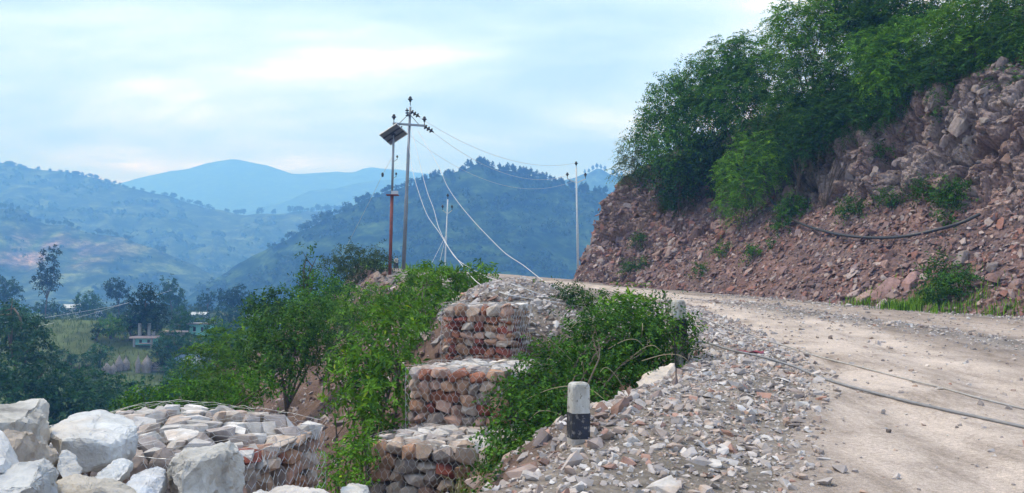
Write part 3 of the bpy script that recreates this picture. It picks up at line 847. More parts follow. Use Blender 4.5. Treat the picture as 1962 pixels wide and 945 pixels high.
boulder('big tan rock slab with broken lower edge under the far bollard',
        [A_(1218, 732, 10.05), A_(1235, 716, 10.45), A_(1268, 700, 10.65), A_(1294, 694, 10.75), A_(1296, 722, 10.45), A_(1286, 742, 10.15), A_(1262, 738, 9.95), A_(1246, 748, 9.95), A_(1225, 742, 9.95), A_(1290, 740, 10.95), A_(1240, 735, 10.95)], (.60, .52, .45), .015, .014, seed=14, group=None, name='rock')
boulder('reddish broken rock half buried at the foot of the far bollard',
        [A_(1312, 702, 11.0), A_(1330, 693, 11.3), A_(1352, 698, 11.2), A_(1350, 712, 10.8), A_(1322, 714, 10.8), A_(1345, 712, 11.5)], (.36, .24, .20), .01, .012, seed=15, group=None, name='rock')

# ---- loose rubble along the shoulder
def in_shoulder(n, yr, r):
    y = r.uniform(*yr, n * 3); x = r.uniform(-2.5, 6, n * 3)
    e = edge_dist(x, y)[0]; b = polydist(x, y, ROADB)
    m = (b < .55 * r.random(n * 3)) & (e < .28 + .5 * (r.random(n * 3) < .35))
    return x[m][:n], y[m][:n]
PAL_RUB = [(.45, .405, .385), (.38, .34, .325), (.31, .275, .265), (.52, .49, .475), (.38, .30, .26), (.24, .21, .205), (.36, .22, .18)]
WR = [.24, .20, .18, .14, .10, .10, .04]
def land_many(x, y, which='GR'):
    return np.array([land(a, b, which) for a, b in zip(x, y)])
# larger stones, one by one
x, y = in_shoulder(900, (4.6, 21), rng)
keep = rng.choice(len(x), 280, replace=False, p=(lambda w: w / w.sum())(1 / (y ** 1.6)))
x, y = x[keep], y[keep]
z = land_many(x, y)
for i in range(len(x)):
    s = float(np.clip(rng.lognormal(math.log(.085), .40), .045, .24))
    sc = s * np.array([rng.uniform(.9, 1.5), rng.uniform(.7, 1.1), rng.uniform(.4, .8)])
    m3 = rot_align(np.array([[0, 0, 1.0]]), None, .32, rng)[0]
    stone_at('stone', (ME_ROCK + ME_SLAB)[rng.integers(32)], (x[i], y[i], z[i] + sc[2] * .22), m3, sc, pick(PAL_RUB, WR), ground)
# the rest of the rubble
x, y = in_shoulder(36000, (3.4, 24), rng)
z = land_many(x, y)
n_ = len(x)
s = np.clip(rng.lognormal(math.log(.024), .6, n_), .007, .10) * (1 + .03 * y)
sc = s[:, None] * np.stack([rng.uniform(.9, 1.6, n_), rng.uniform(.7, 1.1, n_), rng.uniform(.35, .8, n_)], -1)
pal = np.array(PAL_RUB)[rng.choice(len(PAL_RUB), n_, p=WR)] * rng.uniform(.85, 1.15, (n_, 1))
tag(scatter('rubble', POOL_CHIP, np.stack([x, y, z + sc[:, 2] * .2], -1), rot_align(np.tile([0, 0, 1.0], (n_, 1)), None, .35, rng), sc, pal, M_STUFF),
    'grey broken rubble spread along the road shoulder', 'rubble', kind='stuff')
# pebbles and loose gravel on the road: windrow, inner edge, strays
def road_pts(n, r):
    t = r.random(n); k = r.random(n)
    y = r.uniform(4, 33, n); x = r.uniform(1.5, 16, n)
    wdv = polydist(x, y, WIND); tdv = polydist(x, y, toe_xy); rbv = polydist(x, y, ROADB)
    dens = .9 * np.exp(-(wdv / .7) ** 2) * (y < 28) + .8 * np.exp(-((tdv + .1) / .45) ** 2) + .6 * np.exp(-(rbv / .5) ** 2) + .10
    m = (r.random(n) < dens) & (rbv > -.1) & (tdv < .4)
    return x[m], y[m]
x, y = road_pts(42000, rng); z = land_many(x, y, 'R'); m = z > -5; x, y, z = x[m], y[m], z[m]
n_ = len(x)
s = np.clip(rng.lognormal(math.log(.026), .5, n_), .008, .11) * (1 + .02 * y)
sc = s[:, None] * np.stack([rng.uniform(.9, 1.5, n_), rng.uniform(.7, 1.1, n_), rng.uniform(.4, .8, n_)], -1)
pal = np.array(PAL_RUB)[rng.choice(len(PAL_RUB), n_, p=WR)] * rng.uniform(.8, 1.1, (n_, 1))
tag(scatter('gravel', POOL_CHIP, np.stack([x, y, z + sc[:, 2] * .2], -1), rot_align(np.tile([0, 0, 1.0], (n_, 1)), None, .3, rng), sc, pal, M_STUFF),
    'loose grey gravel along the wheel tracks of the road', 'gravel', kind='stuff')
tag(stone_at('loose_stone', ME_ROCK[3], tuple(hit(1703, 829, 'R')[0] + Vector((0, 0, .015))), np.eye(3), np.array([.05, .04, .035]), (.12, .10, .09)), 'small dark stone alone on the pale wheel track', 'stone')
# spoil on the slope below the bench
n_ = 16000
x = rng.uniform(-13, 3.5, n_); y = rng.uniform(6, 50, n_)
e, _, _ = edge_dist(x, y); m = (e > -.35) & (e < 7) & (rng.random(n_) < np.clip(1.2 - e / 7, .2, 1)); x, y = x[m], y[m]
z = land_many(x, y, 'G'); n_ = len(x)
s = np.clip(rng.lognormal(math.log(.055), .5, n_), .015, .2) * (1 + .03 * y)
sc = s[:, None] * np.stack([rng.uniform(1, 1.8, n_), rng.uniform(.7, 1.1, n_), rng.uniform(.25, .6, n_)], -1)
PAL_SP = np.array([(.26, .20, .18), (.34, .28, .26), (.20, .13, .11), (.40, .35, .33), (.17, .14, .14)])
pal = PAL_SP[rng.integers(0, 5, n_)] * rng.uniform(.85, 1.15, (n_, 1))
slope_n = nrm(np.array([-.55, -.2, .8]))
tag(scatter('spoil_rubble', POOL_SLAB, np.stack([x, y, z + sc[:, 2] * .2], -1), rot_align(np.tile(slope_n, (n_, 1)), None, .4, rng), sc, pal, M_STUFF),
    'reddish broken shale spilled down the slope below the road bench', 'rubble', kind='stuff')

# ---- shale scree and rock blocks on the cut hillside
hs = hill_P.reshape(-1, 3); hn = hill_N.reshape(-1, 3); ht = HT.reshape(-1); hy = HY.reshape(-1)
area = np.linalg.norm(np.cross(np.gradient(hill_P, axis=0), np.gradient(hill_P, axis=1)), axis=-1).reshape(-1)
def hill_pick(w, n):
    p = w * area; p = p / p.sum(); i = rng.choice(len(p), n, p=p)
    return i
vis = (hs[:, 0] < 22) & (hs[:, 1] > 10)
face = ((hn * nrm(-hs)).sum(1) > .02)
PAL_SC = np.array([(.29, .185, .165), (.24, .15, .135), (.35, .25, .225), (.18, .12, .12), (.41, .33, .31), (.21, .155, .16), (.28, .14, .115)])
def hill_rocks(w, n, smed, ssig, smin, smax, pal, pool, tilt, flat, sink, bed=False):
    i = hill_pick(w, n); p = hs[i] + rng.normal(0, .06, (n, 3)); N_ = hn[i]
    s = np.clip(rng.lognormal(math.log(smed), ssig, n), smin, smax)
    sc = s[:, None] * np.stack([rng.uniform(.9, 1.7, n), rng.uniform(.7, 1.1, n), rng.uniform(*flat, n)], -1)
    down = np.tile(np.array([-.8, -.4, -.5]), (n, 1)) + .5 * rng.normal(size=(n, 3))
    if bed:   # jointed rock: the blocks share the dip of the beds
        N_b = np.tile(nrm(np.array([-.72, -.55, .28])), (n, 1)); down = np.tile(np.array([.25, -.2, .95]), (n, 1)) + .10 * rng.normal(size=(n, 3))
        mats = rot_align(N_b, down, tilt, rng)
    else: mats = rot_align(N_, down, tilt, rng)
    col = pal[rng.integers(0, len(pal), n)] * rng.uniform(.62, .98, (n, 1))
    return p + N_ * (sc[:, 2:3] * sink), mats, sc, col
talus_w = vis * face * ((ht > .02) & (ht < 1.0)) * (1.0 + .6 * (hs[:, 1] < 30))
p, m3, sc, col = hill_rocks(talus_w, 300, .27, .36, .16, .7, PAL_SC, None, .30, (.14, .34), .25)
for i in range(300): stone_at('shale_slab', ME_SLAB[rng.integers(16)], p[i], m3[i], sc[i], col[i], hillside)
p, m3, sc, col = hill_rocks(talus_w, 19000, .095, .45, .03, .3, PAL_SC, None, .38, (.14, .4), .2)
tag(scatter('scree', POOL_SLAB, p, m3, sc, col, M_STUFF, hillside), kind='stuff')
PAL_CL = np.array([(.27, .22, .205), (.22, .18, .175), (.33, .28, .26), (.18, .15, .155), (.25, .17, .15), (.15, .13, .14)])
cliff_w = vis * face * ((ht > 1.0) & (ht < 2.02)) * (hs[:, 1] < 37.5)
p, m3, sc, col = hill_rocks(cliff_w, 160, .30, .38, .18, .6, PAL_CL, None, .3, (.4, .75), -.32, True)
for i in range(160): stone_at('rock_block', ME_BLOCK[rng.integers(22)], p[i], m3[i], sc[i], col[i], hillside)
ledge_w = cliff_w * (hn[:, 2] > .45)
p, m3, sc, col = hill_rocks(ledge_w, 900, .13, .45, .05, .35, PAL_CL, None, .4, (.3, .8), .1)
tag(scatter('rock_rubble', POOL_ROCK, p, m3, sc, col, M_STUFF, hillside), kind='stuff')
nose_w = vis * face * ((ht > .05) & (ht < 2.0)) * (hs[:, 1] > 38)
p, m3, sc, col = hill_rocks(nose_w, 3500, .17, .45, .06, .5, PAL_SC, None, .4, (.2, .6), .1)
tag(scatter('rock_rubble', POOL_ROCK, p, m3, sc, col, M_STUFF, hillside), kind='stuff')
# the two pale ledges and long slabs by the ditch at the foot of the scree
for px, py, sx, rot, c in ((1655, 578, 1.0, .35, (.33, .22, .20)), (1700, 560, 1.1, .6, (.30, .19, .175)), (1745, 546, .9, .7, (.30, .19, .18)), (1690, 586, .5, .1, (.40, .33, .31)), (1640, 566, .6, .5, (.36, .27, .25)), (1842, 500, .8, 1.2, (.20, .17, .165)), (1905, 512, .7, .8, (.19, .16, .155))):
    h = hit(px, py, 'H')
    if h:
        m3 = rot_align(np.array([tuple(h[2])]), np.array([[math.cos(rot), .2, math.sin(rot)]]), .15, rng)[0]
        stone_at('shale_slab', ME_BLOCK[rng.integers(22)], tuple(h[0] + h[2] * .05), m3, np.array([sx, sx * .45, sx * .35]), c, hillside)
# ------------------------------------------------------------------ plants
def leaves(blobs, n, L, Wd, r, per=10, TL=.3, droop=.25, spread=.75, shell=.5, cols=((.02, .06, .015), (.07, .16, .03)), planar=False, upb=.35, jag=.3, bias=0.0):
    """leaf blades carried on short twigs spread through ellipsoids; blobs: n x 6 (centre, radii)"""
    B = np.asarray(blobs, float); m = max(1, n // per)
    w = B[:, 3] * B[:, 5]; k = r.choice(len(B), m, p=w / w.sum())
    d = r.normal(size=(m, 3)); d[:, 2] += bias; d = nrm(d)
    rad = shell + (1.02 - shell) * r.random(m) ** .6
    rad = rad * (1 + jag * fbm(d[:, 0] * 2.2 + k * 7.1, d[:, 1] * 2.2, d[:, 2] * 2.2, 3))
    p = B[k, :3] + d * rad[:, None] * B[k, 3:]
    tdir = nrm(d * .8 + np.array([0, 0, upb]) + .75 * r.normal(size=(m, 3)) * .7)
    tl = TL * r.uniform(.6, 1.3, m)
    t = np.linspace(.05, 1, per)
    pos = p[:, None] + tdir[:, None] * (t[None, :, None] * tl[:, None, None])
    pos[..., 2] -= droop * tl[:, None] * t[None] ** 2
    a = nrm(np.cross(tdir, r.normal(size=(m, 3)) * (.35 if planar else 1) + (np.array([0, 0, 1.0]) if planar else 0)))
    b = np.cross(tdir, a)
    sgn = np.where(np.arange(per) % 2 == 0, 1.0, -1.0)
    if planar: side = a[:, None] * sgn[None, :, None] + .12 * r.normal(size=(m, per, 3))
    else:
        ph = (np.arange(per) * 2.4)[None] + r.uniform(0, 6.28, m)[:, None]
        side = a[:, None] * np.cos(ph)[..., None] + b[:, None] * np.sin(ph)[..., None]
    ld = nrm(tdir[:, None] * (1 - spread) + side * spread + np.array([0, 0, -.35 * droop]) + .12 * r.normal(size=(m, per, 3)))
    nn = nrm(np.cross(ld, np.cross(tdir[:, None] + 0 * ld, ld)) * .3 + np.array([0, 0, .6]) + .45 * r.normal(size=(m, per, 3)))
    wv = nrm(np.cross(ld, nn)); nn = np.cross(wv, ld)
    ll = L * r.uniform(.45, 1.25, (m, per, 1)) * r.uniform(.75, 1.2, (m, 1, 1)); ww = Wd * r.uniform(.75, 1.15, (m, per, 1))
    v0 = pos; v2 = pos + ld * ll - np.array([0, 0, 1.0]) * ll * .15 * droop
    v1 = pos + ld * ll * .42 + wv * ww * .5 + nn * ww * .18
    v3 = pos + ld * ll * .42 - wv * ww * .5 + nn * ww * .18
    V = np.stack([v0, v1, v2, v3], 2).reshape(-1, 3)
    q = np.arange(m * per)[:, None] * 4
    F = np.concatenate([q + np.array([0, 1, 2]), q + np.array([0, 2, 3])], 1).reshape(-1, 3)
    f = np.clip(.55 * r.random(m)[:, None] + .45 * r.random((m, per)), 0, 1) ** 1.25
    c0, c1 = np.array(cols[0]), np.array(cols[1])
    C = (c0 + (c1 - c0) * f[..., None])
    yel = (r.random((m, per)) < .025)[..., None]
    C = np.where(yel, C * np.array([2.4, 1.5, .9]), C)
    return V, F, np.repeat(C.reshape(-1, 3), 4, 0)

def limbs(base, tips, r0, r, sides=5, fork=.35):
    """a tapered trunk or bunch of stems from base to the tips"""
    base = np.array(base, float); out = []
    tips = [np.array(t, float) for t in tips]
    mid = base + (np.mean(tips, 0) - base) * fork
    if fork > .05:
        pts = [base + np.array([0, 0, -.15 * r0 * 10]), base + (mid - base) * .5 + r.normal(0, r0 * .5, 3), mid]
        out.append(tube_vf(spline(pts, 3), np.linspace(r0, r0 * .7, 7), sides))
    for t in tips:
        q = mid if fork > .05 else base
        bend = (q + t) / 2 + r.normal(0, .06, 3) * np.linalg.norm(t - q) + np.array([0, 0, .1]) * np.linalg.norm(t - q)
        out.append(tube_vf(spline([q, bend, t], 3), np.linspace(r0 * .6, r0 * .12, 7), sides))
        for _ in range(2):
            s = bend + (t - bend) * r.uniform(0, .6); e2 = s + (t - q) * .12 + r.normal(0, .09, 3) * np.linalg.norm(t - q)
            out.append(tube_vf([s, (s + e2) / 2 + r.normal(0, .02, 3), e2], [r0 * .3, r0 * .2, r0 * .06], 4))
    return join_vf(out)

G_DARK = ((.008, .030, .010), (.065, .155, .028))
G_MID = ((.007, .034, .007), (.105, .235, .026))
G_BRIGHT = ((.010, .052, .008), (.165, .350, .026))
G_LIME = ((.014, .062, .009), (.21, .39, .030))
G_GREY = ((.035, .065, .035), (.13, .19, .10))
G_BLUE = ((.008, .030, .013), (.034, .085, .030))
KIND = {  # leaf length and width in metres, leaves per twig, twig length, droop, spread, planar
    'broad': dict(L=.11, Wd=.055, per=8, TL=.30, droop=.3, spread=.7),
    'lance': dict(L=.17, Wd=.05, per=9, TL=.30, droop=.55, spread=.75),
    'small': dict(L=.06, Wd=.034, per=12, TL=.30, droop=.25, spread=.75),
    'feather': dict(L=.17, Wd=.045, per=16, TL=.62, droop=.6, spread=.82, planar=True, upb=.2),
    'weep': dict(L=.15, Wd=.035, per=20, TL=.95, droop=1.3, spread=.6, planar=True, upb=.55),
    'far': dict(L=.42, Wd=.24, per=8, TL=.7, droop=.3, spread=.7),
}
def plant(name, label, cat, blobs, kind, cols, cover=5.0, base=None, scale=1.0, group=None, seed=None, trunk_r=None, where='GRH', flat=.95, shell=.5, fork=.35, jag=.3, trunk=True, bias=0.0, tint=(1, 1, 1)):
    """blobs: (photo x, photo y, radius in photo pixels, distance) each an ellipsoid of foliage in space"""
    r = np.random.default_rng(seed if seed is not None else abs(hash((len(label), int(blobs[0][0]), int(blobs[0][1])))) % 99991)
    E = []
    for px, py, rp, Yd in blobs:
        c = at(px, py, Yd); R_ = rp * Yd / F0
        E.append((c.x, c.y, c.z, R_, R_ * flat, R_ * .92))
    E = np.array(E)
    K = dict(KIND[kind]); K['L'] *= scale; K['Wd'] *= scale; K['TL'] *= scale
    if base is None:
        low = E[np.argmin(E[:, 2] - E[:, 5])]
        bx, by = (low[0] * .6 + E[:, 0].mean() * .4), (low[1] * .6 + E[:, 1].mean() * .4)
        bz = land(bx, by, where)
        if bz < -200: bz = low[2] - low[5]
        base = (bx, by, min(bz, low[2]))
    base = np.array(base, float)
    n = int(cover * math.pi * (E[:, 3] * E[:, 5]).sum() / (K['L'] * K['Wd'] * .5))
    n = min(max(n, 60), 60000)
    E2 = E.copy(); E2[:, :3] -= base
    V, F, C = leaves(E2, n, r=r, cols=cols, shell=shell, jag=jag, bias=bias, **K)
    o = empty(name, tuple(base)); tag(o, label, cat, group)
    cr = part('crown', V, F, M_LEAF, o, C); cr.color = (*tint, 1)
    if trunk:
        H = max(E2[:, 2].max(), .2); tr = trunk_r or max(.012, .022 * H)
        V, F = limbs((0, 0, 0), [e[:3] + np.array([0, 0, e[5] * .1]) for e in E2], tr, r, fork=fork)
        part('trunk' if cat == 'tree' else 'stems', V, F, M_BARK, o)
    return o

# ---- around the gabions
plant('bush', 'large tangled dark green bush filling the slope between the gabion wall and the bollards', 'bush',
      [(1195, 640, 62, 12.2), (1130, 668, 66, 11.6), (1240, 672, 55, 11.8), (1065, 730, 74, 10.6), (1165, 742, 64, 10.6), (1035, 815, 66, 9.6), (1105, 800, 55, 9.8), (1170, 800, 45, 9.6), (990, 860, 44, 9.1), (1045, 875, 46, 8.8), (1010, 905, 40, 8.5), (1085, 850, 40, 8.9), (985, 790, 36, 9.6), (1140, 835, 34, 9.0), (975, 905, 34, 8.6), (1030, 925, 32, 8.0), (1065, 895, 30, 8.2), (1215, 720, 30, 11.9)],
      'small', G_MID, cover=6.0, scale=1.1, fork=0, seed=11, shell=.35, tint=(.85, .95, .8))
plant('bush', 'bright broad-leaved green plant at the top of the tangled bush beside the far bollard', 'bush',
      [(1232, 605, 34, 12.6), (1200, 588, 26, 13.0), (1262, 625, 24, 12.4), (1180, 600, 24, 12.8)], 'broad', G_BRIGHT, cover=4.5, scale=1.0, fork=0, seed=12)
plant('bush', 'small dark leafy shrub between rubble heap and far bend of the road', 'bush',
      [(1092, 566, 20, 15.5), (1110, 580, 20, 15.2), (1085, 585, 16, 15.0)], 'small', G_DARK, cover=5, scale=1.1, fork=0, seed=13)
plant('bush', 'low green shrub trailing over the rubble just behind the tangled bush', 'bush',
      [(1140, 580, 16, 15.0), (1165, 585, 15, 14.6), (1120, 590, 14, 15.0)], 'small', G_MID, cover=5, fork=0, seed=14)
plant('bush', 'small bright sprout growing on the grey rubble heap', 'bush', [(1014, 554, 13, 16.2), (1018, 565, 10, 16.0)], 'broad', G_BRIGHT, cover=4, scale=.9, fork=0, seed=15)
plant('bush', 'thin grey-green weed beside the top of the far bollard', 'bush', [(1274, 583, 14, 12.3), (1280, 600, 12, 12.2)], 'small', G_GREY, cover=3, fork=0, seed=16)
plant('bush', 'weeds wrapped around the base of the far bollard', 'bush', [(1300, 640, 24, 11.6), (1320, 655, 20, 11.6), (1280, 655, 24, 11.6), (1288, 612, 18, 11.5), (1312, 622, 14, 11.5), (1325, 678, 14, 11.6)], 'small', G_MID, cover=3.5, fork=0, seed=17)
plant('bush', 'large bright green bush with drooping lance leaves left of the stepped gabion wall', 'bush',
      [(745, 640, 56, 13.6), (700, 690, 52, 13.0), (760, 715, 46, 12.8), (690, 745, 46, 12.5), (735, 780, 46, 12.0), (705, 820, 34, 11.6), (660, 700, 28, 13.4)], 'lance', G_BRIGHT, cover=4.5, scale=.9, fork=0, seed=18, shell=.4)
plant('bush', 'lush leafy green clump on the bank behind the top gabion', 'bush',
      [(800, 562, 46, 18.5), (770, 598, 42, 17.0), (835, 596, 42, 16.2), (850, 545, 38, 19.5), (815, 535, 30, 20.5), (745, 575, 24, 18.5), (820, 640, 36, 15.4)], 'lance', G_LIME, cover=5, scale=.9, fork=0, seed=19, tint=(.72, .85, .7))
plant('bush', 'smaller lush green clump between leafy bank and rubble heap', 'bush',
      [(905, 535, 28, 20.5), (930, 528, 22, 21.5), (885, 550, 24, 19.5)], 'lance', G_LIME, cover=5, scale=.9, fork=0, seed=20, tint=(.7, .85, .65))
plant('bush', 'low grassy green plants in the gully beside the lowest gabion tier', 'bush',
      [(662, 890, 30, 9.8), (640, 918, 26, 9.2), (690, 872, 20, 10.0), (665, 935, 24, 8.9)], 'small', G_LIME, cover=5, scale=1.0, fork=0, seed=21, tint=(.75, .9, .7))
plant('bush', 'low dark weeds on the slope between the lowest gabion tier and the near bollard', 'bush',
      [(985, 912, 24, 7.4), (955, 935, 26, 7.2), (1015, 890, 22, 7.6), (1045, 868, 20, 7.8), (935, 960, 24, 6.9)], 'small', G_MID, cover=4.5, scale=.9, fork=0, seed=33)
plant('bush', 'tiny green sprig on the bare slope above the wide gabion', 'bush', [(640, 765, 14, 12.5), (655, 775, 11, 12.4)], 'broad', G_LIME, cover=4, scale=.8, fork=0, seed=22)
# ---- bank below the road spur
plant('sapling', 'thin tall sapling with sparse leaves standing against the blue hill', 'tree',
      [(588, 488, 20, 30), (578, 515, 18, 30), (600, 520, 17, 30), (590, 550, 24, 30), (568, 540, 10, 30), (606, 495, 10, 30)], 'broad', G_MID, cover=1.1, scale=1.25, base=None, seed=23, fork=.6, tint=(.9, 1, .9))
plant('bush', 'rounded dark grey-green bush at the brow of the spur beside the rusty post', 'bush',
      [(700, 505, 32, 42), (662, 500, 26, 42), (728, 512, 24, 41.5), (640, 520, 24, 42), (690, 525, 24, 41)], 'small', G_GREY, cover=4, scale=2.2, fork=.1, seed=24, tint=(.55, .65, .55))
plant('bush', 'bright green bush on the upper bank below the sapling', 'bush',
      [(612, 560, 38, 30), (600, 600, 44, 28), (650, 575, 34, 31), (635, 618, 36, 28)], 'broad', G_BRIGHT, cover=4.5, scale=1.2, fork=.1, seed=25, tint=(.7, .85, .8))
plant('bush', 'yellow-green bush beside the pink debris slope', 'bush',
      [(690, 588, 36, 27), (715, 570, 22, 29), (670, 615, 32, 25)], 'broad', G_LIME, cover=4.5, scale=1.1, fork=.1, seed=26, tint=(.75, .85, .6))
plant('tree', 'small dark round tree at the left of the bank in front of the village', 'tree',
      [(512, 592, 34, 33), (540, 580, 26, 33), (490, 605, 24, 33), (530, 610, 28, 32)], 'broad', G_MID, cover=5, scale=1.5, seed=27, fork=.3, tint=(.6, .75, .7))
plant('tree', 'small tree with slender dark stems above the wide gabion', 'tree',
      [(530, 640, 48, 18.5), (575, 632, 44, 18), (550, 682, 40, 17.5), (500, 678, 40, 18), (605, 660, 34, 18), (590, 600, 28, 19), (540, 715, 30, 17)], 'broad', G_MID, cover=4.2, scale=.85, base=None, seed=28, fork=.3, trunk_r=.05, tint=(.8, .9, .85))
plant('bush', 'feathery yellow-green shrub leaning over the slope left of the slender tree', 'bush',
      [(435, 655, 44, 24), (400, 695, 46, 23), (450, 715, 46, 21), (470, 660, 36, 23), (385, 740, 40, 21), (430, 760, 36, 20)], 'feather', G_LIME, cover=3.6, scale=.8, fork=.1, seed=29, tint=(.6, .72, .6))
plant('bush', 'low bright green shrubs along the back edge of the wide gabion', 'bush',
      [(285, 778, 36, 18), (335, 765, 38, 18), (385, 768, 34, 18), (245, 790, 30, 18), (470, 745, 30, 15), (505, 745, 22, 14.5)], 'broad', G_BRIGHT, cover=4.5, scale=.8, fork=0, seed=30, tint=(.65, .8, .6))
plant('bush', 'dark leafy shrub low on the bank below the yellow-green bush', 'bush',
      [(640, 655, 24, 21), (625, 690, 22, 18.5), (660, 650, 20, 22)], 'small', G_GREY, cover=3.2, scale=1.3, fork=0, seed=31, tint=(.6, .75, .6))
# ---- dark trees of the near valley, at the left
for lab, bl, tint, sd in (
    ('broad dark tree at the frame edge above the flat-topped boulder', [(15, 640, 44, 62), (52, 640, 34, 64), (75, 668, 28, 62), (30, 695, 50, 60), (85, 715, 34, 60), (0, 600, 26, 66)], (1, 1.2, 1.1), 41),
    ('dense dark tree directly behind the largest smooth boulder', [(130, 765, 46, 56), (180, 782, 40, 55), (100, 790, 46, 55), (185, 760, 30, 58), (150, 800, 46, 54)], (1, 1.3, 1.0), 42),
    ('dark tree low at the frame edge behind the pale boulders', [(20, 760, 56, 54), (70, 745, 46, 55), (40, 800, 46, 52), (-20, 720, 50, 56)], (.9, 1.2, 1.0), 43),
    ('blue-green tree below the grassy hillock', [(170, 735, 28, 66), (135, 725, 26, 68), (205, 742, 26, 66)], (1.2, 1.5, 1.3), 44),
    ('dark tree between hillock and yellow-green shrub', [(250, 765, 34, 60), (300, 758, 32, 60), (220, 778, 34, 58), (340, 748, 26, 62), (280, 780, 34, 56)], (1.2, 1.5, 1.3), 45),
    ('dark green tree behind the feathery shrub', [(365, 722, 22, 66), (385, 708, 20, 68), (340, 750, 26, 60), (372, 740, 24, 62)], (1.3, 1.6, 1.3), 46)):
    plant('tree', lab, 'tree', bl, 'far', G_BLUE, cover=4.0, scale=.85, seed=sd, tint=tint, group=None, fork=.4)

# ---- growth on the cut hillside
HB = [
 ('bush', 'wispy pale grey shrub at the tip of the cliff nose', [(1212, 295, 30, 46.5), (1200, 322, 24, 46.5), (1238, 275, 26, 46), (1236, 310, 26, 46)], 'feather', G_GREY, 2.4, 1.0, (1.0, 1.0, .9)),
 ('bush', 'rounded dark green bush crowning the nose of the cliff', [(1290, 200, 50, 43), (1262, 250, 44, 44), (1330, 165, 44, 42.5), (1335, 235, 54, 42), (1295, 290, 46, 42)], 'small', G_MID, 5.0, 2.4, (.9, 1.0, .9)),
 ('tree', 'tall feathery dark tree on the cliff brow against the sky', [(1385, 125, 46, 40.5), (1430, 108, 46, 40), (1400, 180, 52, 40), (1465, 150, 54, 39), (1360, 190, 36, 41), (1440, 215, 46, 39)], 'feather', G_MID, 5.5, 1.0, (1.0, 1.1, .9)),
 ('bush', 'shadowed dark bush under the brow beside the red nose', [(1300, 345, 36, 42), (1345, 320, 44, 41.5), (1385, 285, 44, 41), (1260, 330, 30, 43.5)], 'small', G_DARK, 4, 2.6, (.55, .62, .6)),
 ('bush', 'bright drooping shrub with arching twigs hanging over the scree', [(1440, 300, 44, 37.5), (1408, 330, 38, 38), (1470, 318, 36, 37), (1425, 365, 36, 37.5), (1400, 392, 24, 37.5), (1478, 285, 30, 37)], 'feather', G_LIME, 3.2, .8, (.85, .95, .75)),
 ('tree', 'bright green feathery acacia leaning out at the top of the picture', [(1530, 45, 46, 36), (1585, 25, 50, 35.5), (1495, 35, 26, 36.5), (1560, 90, 40, 36), (1620, 60, 44, 35), (1510, 95, 30, 37)], 'feather', G_BRIGHT, 4.2, 1.0, (1.0, 1.0, .8)),
 ('tree', 'dark dense tree at the left edge of the rock face', [(1540, 165, 50, 35.5), (1590, 180, 46, 34.5), (1555, 225, 44, 35), (1510, 215, 40, 37), (1500, 270, 34, 37), (1625, 130, 50, 34)], 'feather', G_MID, 6, .95, (.75, .85, .75)),
 ('bush', 'mid green drooping bush spilling over the top of the rock face', [(1715, 105, 46, 31.5), (1685, 145, 38, 31.5), (1745, 75, 44, 31.5), (1705, 170, 26, 31), (1670, 95, 40, 32)], 'feather', G_BRIGHT, 5.5, .9, (.85, .92, .8)),
 ('tree', 'pale green feathery tree overhanging the rock face at the frame top', [(1850, 35, 50, 29), (1900, 20, 50, 28.5), (1835, 80, 36, 29), (1880, 85, 34, 28.5), (1800, 60, 40, 30)], 'feather', G_LIME, 5, .9, (.7, .8, .7)),
 ('tree', 'dark tree cut by the frame corner above the rock face', [(1955, 40, 56, 27.5), (1945, 95, 40, 27.5), (2000, 80, 60, 26.5), (1925, 115, 26, 27.5)], 'feather', G_MID, 6, .9, (.7, .8, .7)),
 ('tree', 'dark tree behind the acacia at the frame top', [(1650, 20, 56, 35), (1710, 15, 56, 34), (1680, 60, 50, 34.5), (1770, 10, 50, 33), (1630, -20, 50, 36)], 'feather', G_MID, 6, 1.0, (.7, .8, .7)),
 ('bush', 'dark hanging bush along the lip of the rock face near the frame edge', [(1790, 125, 34, 29.5), (1830, 135, 26, 28.8), (1760, 150, 26, 30), (1890, 125, 28, 28), (1860, 125, 28, 28.5), (1940, 138, 30, 27.3), (1915, 160, 18, 27.2), (1965, 165, 24, 26.6), (1800, 165, 18, 28.8)], 'feather', G_MID, 3.8, .8, (.5, .65, .55)),
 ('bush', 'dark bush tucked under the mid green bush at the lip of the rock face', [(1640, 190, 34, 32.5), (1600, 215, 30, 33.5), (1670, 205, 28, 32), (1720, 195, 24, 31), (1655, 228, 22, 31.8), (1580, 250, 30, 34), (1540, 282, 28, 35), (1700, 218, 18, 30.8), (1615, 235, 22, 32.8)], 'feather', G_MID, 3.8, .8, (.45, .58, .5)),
 ('bush', 'dark creeper hanging at the frame edge over the rock face', [(1958, 150, 22, 26.5), (1950, 175, 16, 26.5)], 'feather', G_MID, 4, .7, (.7, .85, .8)),
]
for i, (nm, lab, bl, kd, cl_, cov, scl, tint) in enumerate(HB):
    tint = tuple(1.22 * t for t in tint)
    plant(nm, lab, 'tree' if nm == 'tree' else 'bush', bl, kd, cl_, cover=cov * 1.3, scale=scl, seed=60 + i, tint=tint, where='H', fork=.25 if nm == 'tree' else .05, trunk_r=.09 if nm == 'tree' else .03)
